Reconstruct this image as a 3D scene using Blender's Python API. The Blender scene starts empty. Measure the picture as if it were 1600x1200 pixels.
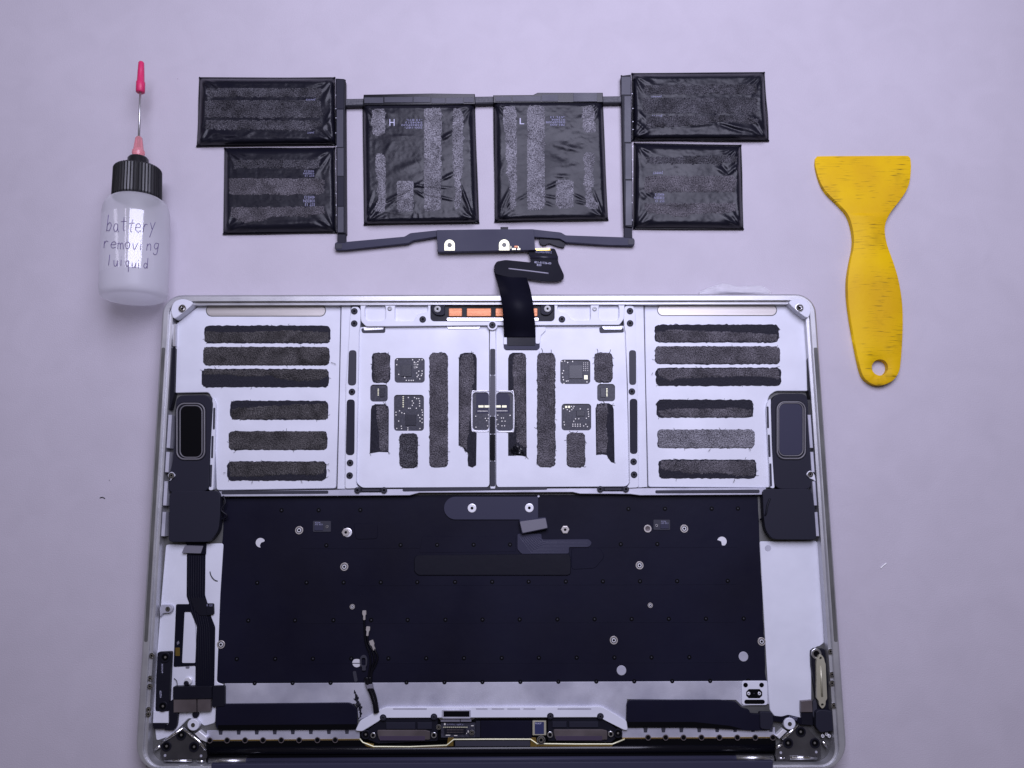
import bpy, bmesh, math, random
from mathutils import Vector, noise
random.seed(7)
SC = bpy.context.scene
COL = SC.collection
MM = 0.001
# ------------------------------------------------------------------ camera
F_PX, TILT, S0, ZREF = 1202.0, math.radians(8.9), 2.967, 14.0
DIST = F_PX / S0
CAM = Vector((0.0, -DIST * math.sin(TILT), ZREF + DIST * math.cos(TILT)))      # millimetres
FWD = Vector((0, math.sin(TILT), -math.cos(TILT)))
UPV = Vector((0, math.cos(TILT), math.sin(TILT)))
cd = bpy.data.cameras.new('camera')
cd.sensor_width = 36.0
cd.lens = F_PX / 1600 * 36
cd.clip_start, cd.clip_end = 0.01, 20
cam = bpy.data.objects.new('camera', cd)
cam.location = CAM * MM
cam.rotation_euler = (TILT, 0, 0)
COL.objects.link(cam)
SC.camera = cam
# ------------------------------------------------------------------ light
w = bpy.data.worlds.new('World'); SC.world = w; w.use_nodes = True
bg = w.node_tree.nodes['Background']
bg.inputs[0].default_value = (0.84, 0.75, 0.72, 1); bg.inputs[1].default_value = 0.095
def area_lamp(x, y, z, wx, wy, power, col=(0.87, 0.83, 1.0)):
    ld = bpy.data.lights.new('overhead_lamp', 'AREA'); ld.shape = 'RECTANGLE'
    ld.size, ld.size_y, ld.energy, ld.color = wx, wy, power, col
    o = bpy.data.objects.new('overhead_lamp', ld); o.location = (x, y, z); COL.objects.link(o)
    t = Vector((0.0, 0.05, 0.0)) - o.location
    o.rotation_euler = t.to_track_quat('-Z', 'Y').to_euler()
    return o
area_lamp(0.07, 0.29, 0.56, 0.46, 0.42, 4.85, (0.84, 0.83, 1.09))  # unseen main lamp: a broad panel, hung low to steepen the falloff
area_lamp(-0.30, 0.30, 0.66, 0.030, 0.40, 0.16)  # this and the next: narrow tubes mirrored on the bottle
area_lamp(-0.66, 0.30, 0.60, 0.045, 0.40, 0.15)
SC.view_settings.view_transform = 'Standard'
SC.view_settings.look = 'None'
SC.view_settings.exposure = 0.0
SC.view_settings.gamma = 1.0

# ------------------------------------------------------------------ pixel of the photograph at a height -> place
def P(px, py, z=0.0):
    r = FWD * F_PX + Vector((1, 0, 0)) * (px - 800) + UPV * (600 - py)
    t = (z - CAM.z) / r.z
    return CAM + r * t
def mmpx(px, py, z=0.0):
    return (P(px + 1, py, z) - P(px, py, z)).length

# ------------------------------------------------------------------ materials
MATS = {}
def mat(name, col, rough=0.5, metal=0.0, col2=None, cscale=400, bump=0.0, bscale=900, spec=0.5, detail=4, lo=0.35, hi=0.65,
        rvar=0.0, trans=0.0, coat=0.0, stretch=None, cdist=0.0, sheen=0.0, ior=1.45, aniso=0.0, sss=0.0, coord='Object', blotch=None):
    m = bpy.data.materials.new(name); m.use_nodes = True
    nt = m.node_tree; N = nt.nodes; L = nt.links
    b = N['Principled BSDF']
    b.inputs['Base Color'].default_value = (*col, 1); b.inputs['Roughness'].default_value = rough
    b.inputs['Metallic'].default_value = metal; b.inputs['Specular IOR Level'].default_value = spec
    b.inputs['Transmission Weight'].default_value = trans; b.inputs['Coat Weight'].default_value = coat
    b.inputs['IOR'].default_value = ior
    b.inputs['Anisotropic'].default_value = aniso
    if sss:
        b.inputs['Subsurface Weight'].default_value = sss; b.inputs['Subsurface Scale'].default_value = 0.004
        b.inputs['Subsurface Radius'].default_value = (1, 1, 1)
    if sheen: b.inputs['Sheen Weight'].default_value = sheen
    tc = N.new('ShaderNodeTexCoord'); src = tc.outputs[coord]
    if stretch:
        mp = N.new('ShaderNodeMapping'); mp.inputs['Scale'].default_value = stretch
        L.new(src, mp.inputs[0]); src = mp.outputs[0]
    def nz(scale, det, dist=0.0):
        n = N.new('ShaderNodeTexNoise'); n.inputs['Scale'].default_value = scale; n.inputs['Detail'].default_value = det
        n.inputs['Distortion'].default_value = dist
        L.new(src, n.inputs['Vector']); return n
    if col2:
        n = nz(cscale, detail, cdist)
        r = N.new('ShaderNodeValToRGB'); r.color_ramp.elements[0].position = lo; r.color_ramp.elements[1].position = hi
        r.color_ramp.elements[0].color = (*col, 1); r.color_ramp.elements[1].color = (*col2, 1)
        L.new(n.outputs[0], r.inputs[0]); L.new(r.outputs[0], b.inputs['Base Color'])
        m['ramp'] = r.name
    if blotch:                                          # stains and uneven wear: (scale, darkest, lightest)
        n = nz(blotch[0], 5, 0.6); mr = N.new('ShaderNodeMapRange')
        mr.inputs['From Min'].default_value = 0.32; mr.inputs['From Max'].default_value = 0.66
        mr.inputs['To Min'].default_value = blotch[1]; mr.inputs['To Max'].default_value = blotch[2]
        L.new(n.outputs[0], mr.inputs[0])
        mu = N.new('ShaderNodeMix'); mu.data_type = 'RGBA'; mu.blend_type = 'MULTIPLY'; mu.inputs['Factor'].default_value = 1.0
        L.new(b.inputs['Base Color'].links[0].from_socket, mu.inputs['A']); L.new(mr.outputs[0], mu.inputs['B']); L.new(mu.outputs['Result'], b.inputs['Base Color'])
    if rvar:
        n = nz(45, 5); mr = N.new('ShaderNodeMapRange')
        mr.inputs['From Min'].default_value = 0.3; mr.inputs['From Max'].default_value = 0.7
        mr.inputs['To Min'].default_value = max(0.03, rough - rvar); mr.inputs['To Max'].default_value = rough + rvar
        L.new(n.outputs[0], mr.inputs[0]); L.new(mr.outputs[0], b.inputs['Roughness'])
    if bump:
        n = nz(bscale, 3); bp = N.new('ShaderNodeBump'); bp.inputs['Strength'].default_value = bump
        bp.inputs['Distance'].default_value = 0.0006
        L.new(n.outputs[0], bp.inputs['Height']); L.new(bp.outputs[0], b.inputs['Normal'])
    MATS[name] = m
    return m
mat('mat_table', (0.495, 0.460, 0.520), 0.60, col2=(0.530, 0.492, 0.556), cscale=9, bump=0.20, bscale=1500, lo=0.25, hi=0.75, spec=0.35, detail=10, blotch=(55, 0.965, 1.01))
mat('alu', (0.70, 0.71, 0.79), 0.50, 0.08, col2=(0.74, 0.75, 0.83), cscale=60, bump=0.05, bscale=2500, rvar=0.08, detail=8, spec=0.4, blotch=(34, 0.93, 1.0))
mat('alu_dull', (0.46, 0.46, 0.55), 0.48, 0.45, col2=(0.63, 0.63, 0.72), cscale=42, bump=0.05, bscale=2200, rvar=0.05, detail=4, lo=0.34, hi=0.60, blotch=(70, 0.86, 1.0))
mat('alu_shell', (0.50, 0.50, 0.53), 0.42, 0.70, col2=(0.57, 0.57, 0.59), cscale=90, bump=0.04, bscale=3000, rvar=0.05)
mat('alu_bright', (0.86, 0.86, 0.92), 0.35, 0.40, bump=0.03, bscale=2500)
mat('steel', (0.62, 0.62, 0.64), 0.30, 0.95, rvar=0.08, bump=0.03)
mat('chrome', (0.85, 0.85, 0.88), 0.14, 1.0)
mat('inlay', (0.46, 0.43, 0.41), 0.40, 0.55, col2=(0.56, 0.53, 0.51), cscale=50, stretch=(0.2, 8, 1))
mat('gasket', (0.038, 0.038, 0.052), 0.5, bump=0.05, spec=0.3)
mat('rim_grey', (0.085, 0.085, 0.085), 0.5, 0.3, col2=(0.14, 0.14, 0.135), cscale=60)
mat('blk', (0.0075, 0.0075, 0.014), 0.46, bump=0.05, bscale=1600, rvar=0.08, spec=0.22)
mat('blk_matte', (0.014, 0.014, 0.026), 0.60, bump=0.06, bscale=2400, spec=0.28)
mat('blk_deep', (0.002, 0.002, 0.003), 0.5, spec=0.1)
mat('blk_gloss', (0.004, 0.004, 0.007), 0.2, spec=0.35)
mat('sheet', (0.0050, 0.0045, 0.0125), 0.50, col2=(0.0075, 0.0075, 0.020), cscale=14, bump=0.16, bscale=120, rvar=0.08, spec=0.16, detail=6)
mat('cover', (0.036, 0.036, 0.064), 0.50, bump=0.05, bscale=2600, rvar=0.05, spec=0.22)
mat('flex', (0.0065, 0.0065, 0.013), 0.48, bump=0.03, bscale=300, rvar=0.05, spec=0.07)
mat('flex_line', (0.11, 0.11, 0.16), 0.4)
mat('grey_tape', (0.16, 0.155, 0.19), 0.5, bump=0.05)
mat('brown', (0.11, 0.092, 0.095), 0.36, 0.4, col2=(0.17, 0.145, 0.15), cscale=70, rvar=0.08)
mat('foil', (0.0075, 0.0075, 0.014), 0.33, bump=0.12, bscale=260, rvar=0.10, spec=0.30)
mat('foil_band', (0.020, 0.020, 0.032), 0.44, bump=0.2, bscale=500)
mat('tape', (0.0085, 0.0085, 0.015), 0.6, col2=(0.030, 0.029, 0.042), cscale=1300, bump=0.4, bscale=1500, stretch=(3.0, 0.8, 1), lo=0.4, hi=0.7, spec=0.2)
mat('fuzz', (0.022, 0.021, 0.026), 0.9, col2=(0.24, 0.225, 0.25), cscale=1900, bump=0.5, bscale=1900, lo=0.34, hi=0.78, detail=3, spec=0.1, blotch=(120, 0.55, 1.15))
mat('fuzz_mid', (0.016, 0.0155, 0.018), 0.9, col2=(0.16, 0.15, 0.15), cscale=1900, bump=0.5, bscale=1900, lo=0.35, hi=0.80, detail=3, spec=0.1, blotch=(120, 0.5, 1.2))
mat('fuzz_dark', (0.010, 0.010, 0.014), 0.9, col2=(0.17, 0.165, 0.185), cscale=1900, bump=0.5, bscale=1900, lo=0.37, hi=0.82, detail=3, spec=0.1, blotch=(120, 0.5, 1.3))
mat('fuzz_light', (0.030, 0.029, 0.036), 0.9, col2=(0.44, 0.43, 0.48), cscale=1900, bump=0.5, bscale=1900, lo=0.33, hi=0.78, detail=3, spec=0.1, blotch=(120, 0.6, 1.15))
mat('copper', (0.52, 0.19, 0.085), 0.42, 0.55, col2=(0.64, 0.28, 0.15), cscale=300, stretch=(0.1, 14, 1), bump=0.2, bscale=700)
mat('gold', (0.62, 0.44, 0.13), 0.32, 1.0, rvar=0.08)
mat('pale_gold', (0.86, 0.85, 0.58), 0.40, 0.35)
mat('pad', (0.80, 0.78, 0.72), 0.4, 0.2)
mat('connector_plate', (0.50, 0.48, 0.37), 0.42, 0.5, rvar=0.06)
mat('pcb', (0.020, 0.020, 0.033), 0.45, col2=(0.038, 0.038, 0.056), cscale=900, lo=0.45, hi=0.6)
mat('die', (0.016, 0.016, 0.027), 0.30)
mat('print_white', (0.52, 0.52, 0.68), 0.6)
mat('print_dim', (0.26, 0.26, 0.40), 0.6)
mat('yellow', (0.78, 0.50, 0.0015), 0.55, col2=(0.66, 0.385, 0.006), cscale=26, bump=0.12, bscale=500, spec=0.2)
mat('ink', (0.13, 0.10, 0.22), 0.6)
mat('cap_black', (0.010, 0.010, 0.012), 0.35, rvar=0.05)
mat('red_cap', (0.62, 0.03, 0.13), 0.42, bump=0.05, sss=0.15)
mat('pink_hub', (0.95, 0.38, 0.42), 0.25, trans=0.55)
mat('paper', (0.90, 0.88, 0.93), 0.9, bump=0.1, bscale=500)
mat('ring_grey', (0.16, 0.155, 0.17), 0.3, spec=0.5)
mat('sheet_bar', (0.006, 0.006, 0.013), 0.45, bump=0.1, bscale=200, spec=0.25)
mat('tape_dark', (0.065, 0.064, 0.085), 0.5)
mat('screw_grey', (0.22, 0.22, 0.22), 0.4, 0.5)
mat('dirt', (0.03, 0.03, 0.03), 0.8)
mat('white_fleck', (0.85, 0.85, 0.85), 0.6)
# scuffs of the scraper: dark scratches across the handle
def scuff(m):
    nt = m.node_tree; N = nt.nodes; L = nt.links; b = N['Principled BSDF']
    old = b.inputs['Base Color'].links[0].from_socket
    tc = N.new('ShaderNodeTexCoord'); mp = N.new('ShaderNodeMapping'); mp.inputs['Scale'].default_value = (110, 1300, 1); mp.inputs['Rotation'].default_value = (0, 0, 0.04)
    L.new(tc.outputs['Object'], mp.inputs[0])
    n = N.new('ShaderNodeTexNoise'); n.inputs['Scale'].default_value = 1.0; n.inputs['Detail'].default_value = 5; L.new(mp.outputs[0], n.inputs['Vector'])
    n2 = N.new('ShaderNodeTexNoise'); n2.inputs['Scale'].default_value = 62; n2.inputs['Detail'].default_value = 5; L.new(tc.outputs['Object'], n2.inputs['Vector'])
    r = N.new('ShaderNodeMapRange'); r.inputs['From Min'].default_value = 0.56; r.inputs['From Max'].default_value = 0.74; L.new(n.outputs[0], r.inputs[0])
    r2 = N.new('ShaderNodeMapRange'); r2.inputs['From Min'].default_value = 0.44; r2.inputs['From Max'].default_value = 0.60; L.new(n2.outputs[0], r2.inputs[0])
    mu = N.new('ShaderNodeMath'); mu.operation = 'MULTIPLY'; L.new(r.outputs[0], mu.inputs[0]); L.new(r2.outputs[0], mu.inputs[1])
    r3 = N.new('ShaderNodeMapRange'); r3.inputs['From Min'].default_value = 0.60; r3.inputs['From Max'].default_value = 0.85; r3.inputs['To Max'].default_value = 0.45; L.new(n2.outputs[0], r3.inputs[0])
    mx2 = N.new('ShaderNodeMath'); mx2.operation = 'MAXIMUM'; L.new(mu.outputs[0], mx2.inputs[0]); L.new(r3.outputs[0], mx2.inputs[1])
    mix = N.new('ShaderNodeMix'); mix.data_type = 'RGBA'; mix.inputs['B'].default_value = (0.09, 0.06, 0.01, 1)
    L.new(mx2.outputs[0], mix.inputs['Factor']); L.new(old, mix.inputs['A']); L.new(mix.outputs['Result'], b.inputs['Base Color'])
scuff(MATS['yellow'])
def specks(m, scale=34, share=0.72, size=0.040, col=(0.10, 0.09, 0.11)):
    nt = m.node_tree; N = nt.nodes; L = nt.links; b = N['Principled BSDF']; old = b.inputs['Base Color'].links[0].from_socket
    tc = N.new('ShaderNodeTexCoord'); v = N.new('ShaderNodeTexVoronoi'); v.inputs['Scale'].default_value = scale; L.new(tc.outputs['Object'], v.inputs['Vector'])
    n = N.new('ShaderNodeTexNoise'); n.inputs['Scale'].default_value = 700; L.new(tc.outputs['Object'], n.inputs['Vector'])
    a = N.new('ShaderNodeMath'); a.operation = 'MULTIPLY_ADD'; a.inputs[1].default_value = 0.05; L.new(n.outputs[0], a.inputs[0]); L.new(v.outputs['Distance'], a.inputs[2])
    r = N.new('ShaderNodeMapRange'); r.inputs['From Min'].default_value = size - 0.006; r.inputs['From Max'].default_value = size + 0.006; r.inputs['To Min'].default_value = 1; r.inputs['To Max'].default_value = 0; L.new(a.outputs[0], r.inputs[0])
    sp = N.new('ShaderNodeSeparateColor'); L.new(v.outputs['Color'], sp.inputs[0])
    t = N.new('ShaderNodeMath'); t.operation = 'GREATER_THAN'; t.inputs[1].default_value = share; L.new(sp.outputs[0], t.inputs[0])
    mu = N.new('ShaderNodeMath'); mu.operation = 'MULTIPLY'; L.new(t.outputs[0], mu.inputs[0]); L.new(r.outputs[0], mu.inputs[1])
    m2 = N.new('ShaderNodeMath'); m2.operation = 'MULTIPLY'; L.new(mu.outputs[0], m2.inputs[0]); L.new(sp.outputs[1], m2.inputs[1])
    mix = N.new('ShaderNodeMix'); mix.data_type = 'RGBA'; mix.inputs['B'].default_value = (*col, 1)
    L.new(m2.outputs[0], mix.inputs['Factor']); L.new(old, mix.inputs['A']); L.new(mix.outputs['Result'], b.inputs['Base Color'])
specks(MATS['mat_table'], 48, 0.60, 0.040)
specks(MATS['sheet'], 60, 0.65, 0.042, (0.16, 0.16, 0.20))
specks(MATS['alu'], 70, 0.70, 0.044, (0.25, 0.25, 0.30))

# milky squeeze-bottle plastic
def milky():
    m = bpy.data.materials.new('milky'); m.use_nodes = True; nt = m.node_tree; N = nt.nodes; L = nt.links
    b = N['Principled BSDF']; b.inputs['Base Color'].default_value = (0.96, 0.96, 0.99, 1); b.inputs['Roughness'].default_value = 0.33
    t = N.new('ShaderNodeBsdfTranslucent'); t.inputs[0].default_value = (0.95, 0.95, 0.99, 1)
    tr = N.new('ShaderNodeBsdfTransparent'); tr.inputs[0].default_value = (0.98, 0.98, 1.0, 1)
    mx = N.new('ShaderNodeMixShader'); mx.inputs[0].default_value = 0.55
    mx2 = N.new('ShaderNodeMixShader'); mx2.inputs[0].default_value = 0.45
    L.new(b.outputs[0], mx.inputs[1]); L.new(t.outputs[0], mx.inputs[2]); L.new(mx.outputs[0], mx2.inputs[1]); L.new(tr.outputs[0], mx2.inputs[2])
    L.new(mx2.outputs[0], N['Material Output'].inputs[0]); MATS['milky'] = m
milky()
def clear():
    m = bpy.data.materials.new('clear_tape'); m.use_nodes = True; nt = m.node_tree; N = nt.nodes; L = nt.links
    N.remove(N['Principled BSDF'])
    g = N.new('ShaderNodeBsdfGlossy'); g.inputs['Roughness'].default_value = 0.07
    tr = N.new('ShaderNodeBsdfTransparent'); g.inputs['Color'].default_value = (0.07, 0.07, 0.07, 1); mx = N.new('ShaderNodeAddShader'); L.new(tr.outputs[0], mx.inputs[0]); L.new(g.outputs[0], mx.inputs[1])
    n = N.new('ShaderNodeTexNoise'); n.inputs['Scale'].default_value = 120; tc = N.new('ShaderNodeTexCoord'); L.new(tc.outputs['Object'], n.inputs['Vector'])
    bp = N.new('ShaderNodeBump'); bp.inputs['Strength'].default_value = 0.03; bp.inputs['Distance'].default_value = 0.001; L.new(n.outputs[0], bp.inputs['Height']); L.new(bp.outputs[0], g.inputs['Normal'])
    L.new(mx.outputs[0], N['Material Output'].inputs[0]); MATS['clear_tape'] = m
clear()

# ------------------------------------------------------------------ objects
class Thing:
    def __init__(s, name, origin, label, cat):
        s.o = bpy.data.objects.new(name, None); s.o.empty_display_size = 0.02
        s.org = Vector(origin); s.o.location = s.org * MM; COL.objects.link(s.o)
        s.o['label'] = label; s.o['category'] = cat
class Node:                       # a part: its object and the origin its thing uses
    def __init__(s, o, org): s.o, s.org = o, org
def link(name, me, m, parent, loc=None, label=None):
    o = bpy.data.objects.new(name, me); COL.objects.link(o)
    if m is not None and not me.materials: me.materials.append(MATS[m])
    if parent is not None:
        o.parent = parent.o
        if loc is not None: o.location = (Vector(loc) - parent.org) * MM if not isinstance(parent, Node) else (Vector(loc) - parent.org) * MM
        if label: o['label'] = label
        return Node(o, parent.org)
    if loc is not None: o.location = Vector(loc) * MM
    return Node(o, Vector((0, 0, 0)))
def from_bm(name, bm, m, parent, smooth=False, label=None):
    org = parent.org if parent else Vector((0, 0, 0))
    for v in bm.verts: v.co = (v.co - org) * MM
    bmesh.ops.recalc_face_normals(bm, faces=bm.faces)
    me = bpy.data.meshes.new(name); bm.to_mesh(me); bm.free()
    if smooth:
        me.polygons.foreach_set('use_smooth', [True] * len(me.polygons))
    return link(name, me, m, parent, label=label)
def rrect(x0, y0, x1, y1, r=5, n=5, jit=0.0):
    r = min(r, (x1 - x0) / 2, (y1 - y0) / 2); pts = []
    for cx, cy, a0 in ((x1 - r, y0 + r, -90), (x1 - r, y1 - r, 0), (x0 + r, y1 - r, 90), (x0 + r, y0 + r, 180)):
        for k in range(n + 1):
            a = math.radians(a0 + 90 * k / n); pts.append((cx + r * math.cos(a), cy + r * math.sin(a)))
    if jit:
        out = []
        for i, p in enumerate(pts):
            q = pts[(i + 1) % len(pts)]; d = math.dist(p, q); k = max(1, int(d / 3.5))
            for j in range(k):
                t = j / k; out.append((p[0] + (q[0] - p[0]) * t + random.gauss(0, jit), p[1] + (q[1] - p[1]) * t + random.gauss(0, jit)))
        pts = out
    return pts
def circ(cx, cy, r, n=20, a0=0, a1=360):
    m = n if a1 - a0 >= 360 else n + 1
    return [(cx + r * math.cos(math.radians(a0 + (a1 - a0) * k / n)), cy + r * math.sin(math.radians(a0 + (a1 - a0) * k / n))) for k in range(m)]
def rpoly(pts, r=4, n=3):
    """round the corners of a pixel polygon"""
    out = []; N_ = len(pts)
    for i in range(N_):
        a, b, c = Vector(pts[i - 1]), Vector(pts[i]), Vector(pts[(i + 1) % N_])
        d1, d2 = (a - b).length, (c - b).length
        k = min(r, d1 * 0.45, d2 * 0.45)
        p, q = b + (a - b).normalized() * k, b + (c - b).normalized() * k
        for j in range(n + 1):
            t = j / n; out.append(tuple(p * (1 - t) ** 2 + b * 2 * t * (1 - t) + q * t * t))
    return out
def slab_bm(pts, z0, z1, holes=(), bevel=0.0, seg=1, world=False):
    bm = bmesh.new(); loops = [pts] + list(holes); ed = []
    for lp in loops:
        vs = [bm.verts.new(Vector((p[0], p[1], z1)) if world else P(p[0], p[1], z1)) for p in lp]
        for i in range(len(vs)): ed.append(bm.edges.new((vs[i], vs[(i + 1) % len(vs)])))
    if holes: bmesh.ops.triangle_fill(bm, use_beauty=True, use_dissolve=False, edges=ed)
    else: bm.faces.new(bm.verts)
    bm.faces.ensure_lookup_table()
    for f in bm.faces:
        f.normal_update()
        if f.normal.z < 0: f.normal_flip()
    top = list(bm.faces)
    be = [e for e in bm.edges if len(e.link_faces) == 1]
    r = bmesh.ops.extrude_edge_only(bm, edges=be)
    for v in [g for g in r['geom'] if isinstance(g, bmesh.types.BMVert)]: v.co.z = z0
    if bevel:
        bmesh.ops.bevel(bm, geom=be, offset=bevel, offset_type='OFFSET', segments=seg, profile=0.5, affect='EDGES', clamp_overlap=True)
    return bm
def slab(name, pts, z0, z1, m, parent, holes=(), bevel=0.12, seg=1, label=None, world=False):
    return from_bm(name, slab_bm(pts, z0, z1, holes, bevel, seg, world), m, parent, label=label)
def box(name, x0, y0, x1, y1, z0, z1, m, parent, bevel=0.1, r=0, label=None):
    pts = rrect(x0, y0, x1, y1, r) if r else [(x0, y0), (x1, y0), (x1, y1), (x0, y1)]
    return slab(name, pts, z0, z1, m, parent, bevel=bevel, label=label)
def tube_bm(bm, path, r, seg=8, cap=True):
    """path of millimetre points"""
    path = [Vector(p) for p in path]; rings = []
    for i, p in enumerate(path):
        d = (path[min(i + 1, len(path) - 1)] - path[max(i - 1, 0)]).normalized()
        s = d.cross(Vector((0, 0, 1)))
        if s.length < 1e-4: s = Vector((1, 0, 0))
        s.normalize(); u = s.cross(d)
        rr = r[i] if isinstance(r, (list, tuple)) else r
        rings.append([bm.verts.new(p + (s * math.cos(2 * math.pi * k / seg) + u * math.sin(2 * math.pi * k / seg)) * rr) for k in range(seg)])
    for a, b in zip(rings, rings[1:]):
        for k in range(seg): bm.faces.new((a[k], a[(k + 1) % seg], b[(k + 1) % seg], b[k]))
    if cap: bm.faces.new(rings[0]); bm.faces.new(list(reversed(rings[-1])))
def smooth_path(pts, k=6):
    out = []; n = len(pts); V = [Vector(p) for p in pts]
    for i in range(n - 1):
        p0, p1, p2, p3 = V[max(i - 1, 0)], V[i], V[i + 1], V[min(i + 2, n - 1)]
        for j in range(k):
            t = j / k
            out.append(0.5 * ((2 * p1) + (p2 - p0) * t + (2 * p0 - 5 * p1 + 4 * p2 - p3) * t * t + (3 * p1 - p0 - 3 * p2 + p3) * t ** 3))
    out.append(V[-1]); return out
def tube(name, pxpath, r, m, parent, seg=8, smooth=True, k=6, label=None):
    """pxpath: (px, py, z)"""
    pts = [P(*p) for p in pxpath]
    if smooth and len(pts) > 2: pts = smooth_path(pts, k)
    bm = bmesh.new(); tube_bm(bm, pts, r, seg)
    return from_bm(name, bm, m, parent, smooth=True, label=label)
def lathe_me(name, prof, seg=20, ribs=0.0):
    """unit lathe about z, prof: (r, z)"""
    bm = bmesh.new(); rings = []
    for r, z in prof:
        if r < 1e-6: rings.append([bm.verts.new((0, 0, z))])
        else: rings.append([bm.verts.new((r * (1 + (ribs if k % 2 else 0)) * math.cos(2 * math.pi * k / seg), r * (1 + (ribs if k % 2 else 0)) * math.sin(2 * math.pi * k / seg), z)) for k in range(seg)])
    for a, b in zip(rings, rings[1:]):
        for k in range(seg):
            k2 = (k + 1) % seg
            if len(a) == 1: bm.faces.new((a[0], b[k], b[k2]))
            elif len(b) == 1: bm.faces.new((a[k], a[k2], b[0]))
            else: bm.faces.new((a[k], a[k2], b[k2], b[k]))
    bmesh.ops.recalc_face_normals(bm, faces=bm.faces)
    me = bpy.data.meshes.new(name); bm.to_mesh(me); bm.free(); return me
# shared round fittings, unit radius = 1 mm, scaled to size
def unit(name, prof, mats, seg=20, rings=None):
    me = lathe_me(name, [(r * MM, (z * 0.5 + 0.12) * MM) for r, z in prof], seg)
    for m in mats: me.materials.append(MATS[m])
    if rings:
        for p in me.polygons:
            rr = math.hypot(p.center.x, p.center.y) / MM
            for lim, idx in rings:
                if rr < lim: p.material_index = idx; break
    me.polygons.foreach_set('use_smooth', [False] * len(me.polygons))
    return me
U = {}
U['screw'] = unit('screw', [(0, -0.45), (0.34, -0.45), (0.40, 0.0), (0.44, 0.05), (0.70, 0.02), (0.74, -0.10), (0.78, -0.12), (0.84, 0.06), (0.96, 0.06), (1, 0), (1, -0.6)], ['gasket', 'blk_deep'], 18, [(0.37, 1), (0.72, 0), (0.80, 1), (2, 0)])
U['steel_screw'] = unit('steel_screw', [(0, -0.5), (0.28, -0.5), (0.34, 0.05), (0.6, 0.10), (0.9, 0.02), (1, -0.15), (1, -0.6)], ['screw_grey', 'blk_deep'], 18, [(0.30, 1), (2, 0)])
U['standoff'] = unit('standoff', [(0, -0.2), (0.22, -0.2), (0.30, 0.25), (0.50, 0.25), (0.54, -0.1), (0.66, -0.1), (0.70, 0.2), (0.95, 0.2), (1, 0.1), (1, -0.3)], ['inlay', 'blk_deep', 'alu_bright'], 22, [(0.26, 1), (0.52, 2), (0.69, 1), (2, 0)])
U['brass'] = unit('brass', [(0, -0.1), (0.2, -0.1), (0.62, 0.0), (0.68, 0.2), (0.95, 0.2), (1, 0.1), (1, -0.3)], ['inlay', 'brown', 'chrome'], 22, [(0.12, 2), (0.64, 1), (2, 0)])
U['washer'] = unit('washer', [(0, -0.15), (0.28, -0.15), (0.34, 0.18), (0.9, 0.18), (1, 0.05), (1, -0.2)], ['alu_bright', 'blk_deep'], 24, [(0.31, 1), (2, 0)])
U['rivet'] = unit('rivet', [(0, 0.14), (0.28, 0.12), (0.36, 0.02), (0.80, 0.015), (1.0, 0.0), (1.0, -0.05)], ['blk_deep', 'gasket'], 10, [(0.33, 1), (2, 0)])
U['disc'] = unit('disc', [(0, 0.06), (0.9, 0.05), (1, 0), (1, -0.1)], ['alu_dull'], 24)
U['hole'] = unit('hole', [(0, -0.02), (0.68, 0.0), (0.72, 0.12), (0.94, 0.12), (1, 0.0), (1, -0.1)], ['brown', 'blk_deep'], 16, [(0.70, 1), (2, 0)])
U['bush'] = unit('bush', [(0, -0.5), (0.22, -0.5), (0.26, -0.3), (0.62, -0.25), (0.70, 0.1), (0.96, 0.1), (1, 0), (1, -0.5)], ['blk_deep', 'steel', 'blk'], 22, [(0.18, 1), (0.66, 0), (2, 2)])
U['silver_ring'] = unit('silver_ring', [(0, -0.5), (0.55, -0.5), (0.60, 0.12), (0.92, 0.12), (1, 0), (1, -0.5)], ['steel', 'blk_deep'], 20, [(0.57, 1), (2, 0)])
U['lug_screw'] = unit('lug_screw', [(0, -0.3), (0.30, -0.3), (0.38, 0.2), (0.62, 0.25), (0.70, 0.0), (0.80, 0.0), (0.84, 0.15), (1, 0.1), (1, -0.3)], ['chrome', 'blk_deep', 'steel'], 20, [(0.33, 1), (0.66, 0), (0.82, 1), (2, 2)])
U['hex'] = unit('hex', [(0, -0.1), (0.30, -0.1), (0.36, 0.4), (0.85, 0.4), (1, 0.3), (1, -0.3)], ['inlay', 'blk_deep'], 6, [(0.30, 1), (2, 0)])
def fit(name, kind, px, py, z, rpx, parent, rot=0, label=None):
    s = rpx * mmpx(px, py, z)
    o = bpy.data.objects.new(name, U[kind]); COL.objects.link(o); o.parent = parent.o
    o.location = (P(px, py, z) - parent.org) * MM; o.scale = (s, s, min(s, 1.2)); o.rotation_euler = (0, 0, rot)
    if label: o['label'] = label
    return Node(o, parent.org)
def in_poly(x, y, poly):
    c = False; j = len(poly) - 1
    for i in range(len(poly)):
        xi, yi = poly[i]; xj, yj = poly[j]
        if (yi > y) != (yj > y) and x < (xj - xi) * (y - yi) / (yj - yi) + xi: c = not c
        j = i
    return c
def nz(x, y, f, s=0.0): return noise.noise(Vector((x * f + s, y * f - s * 1.7, s * 3.1)))
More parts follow.
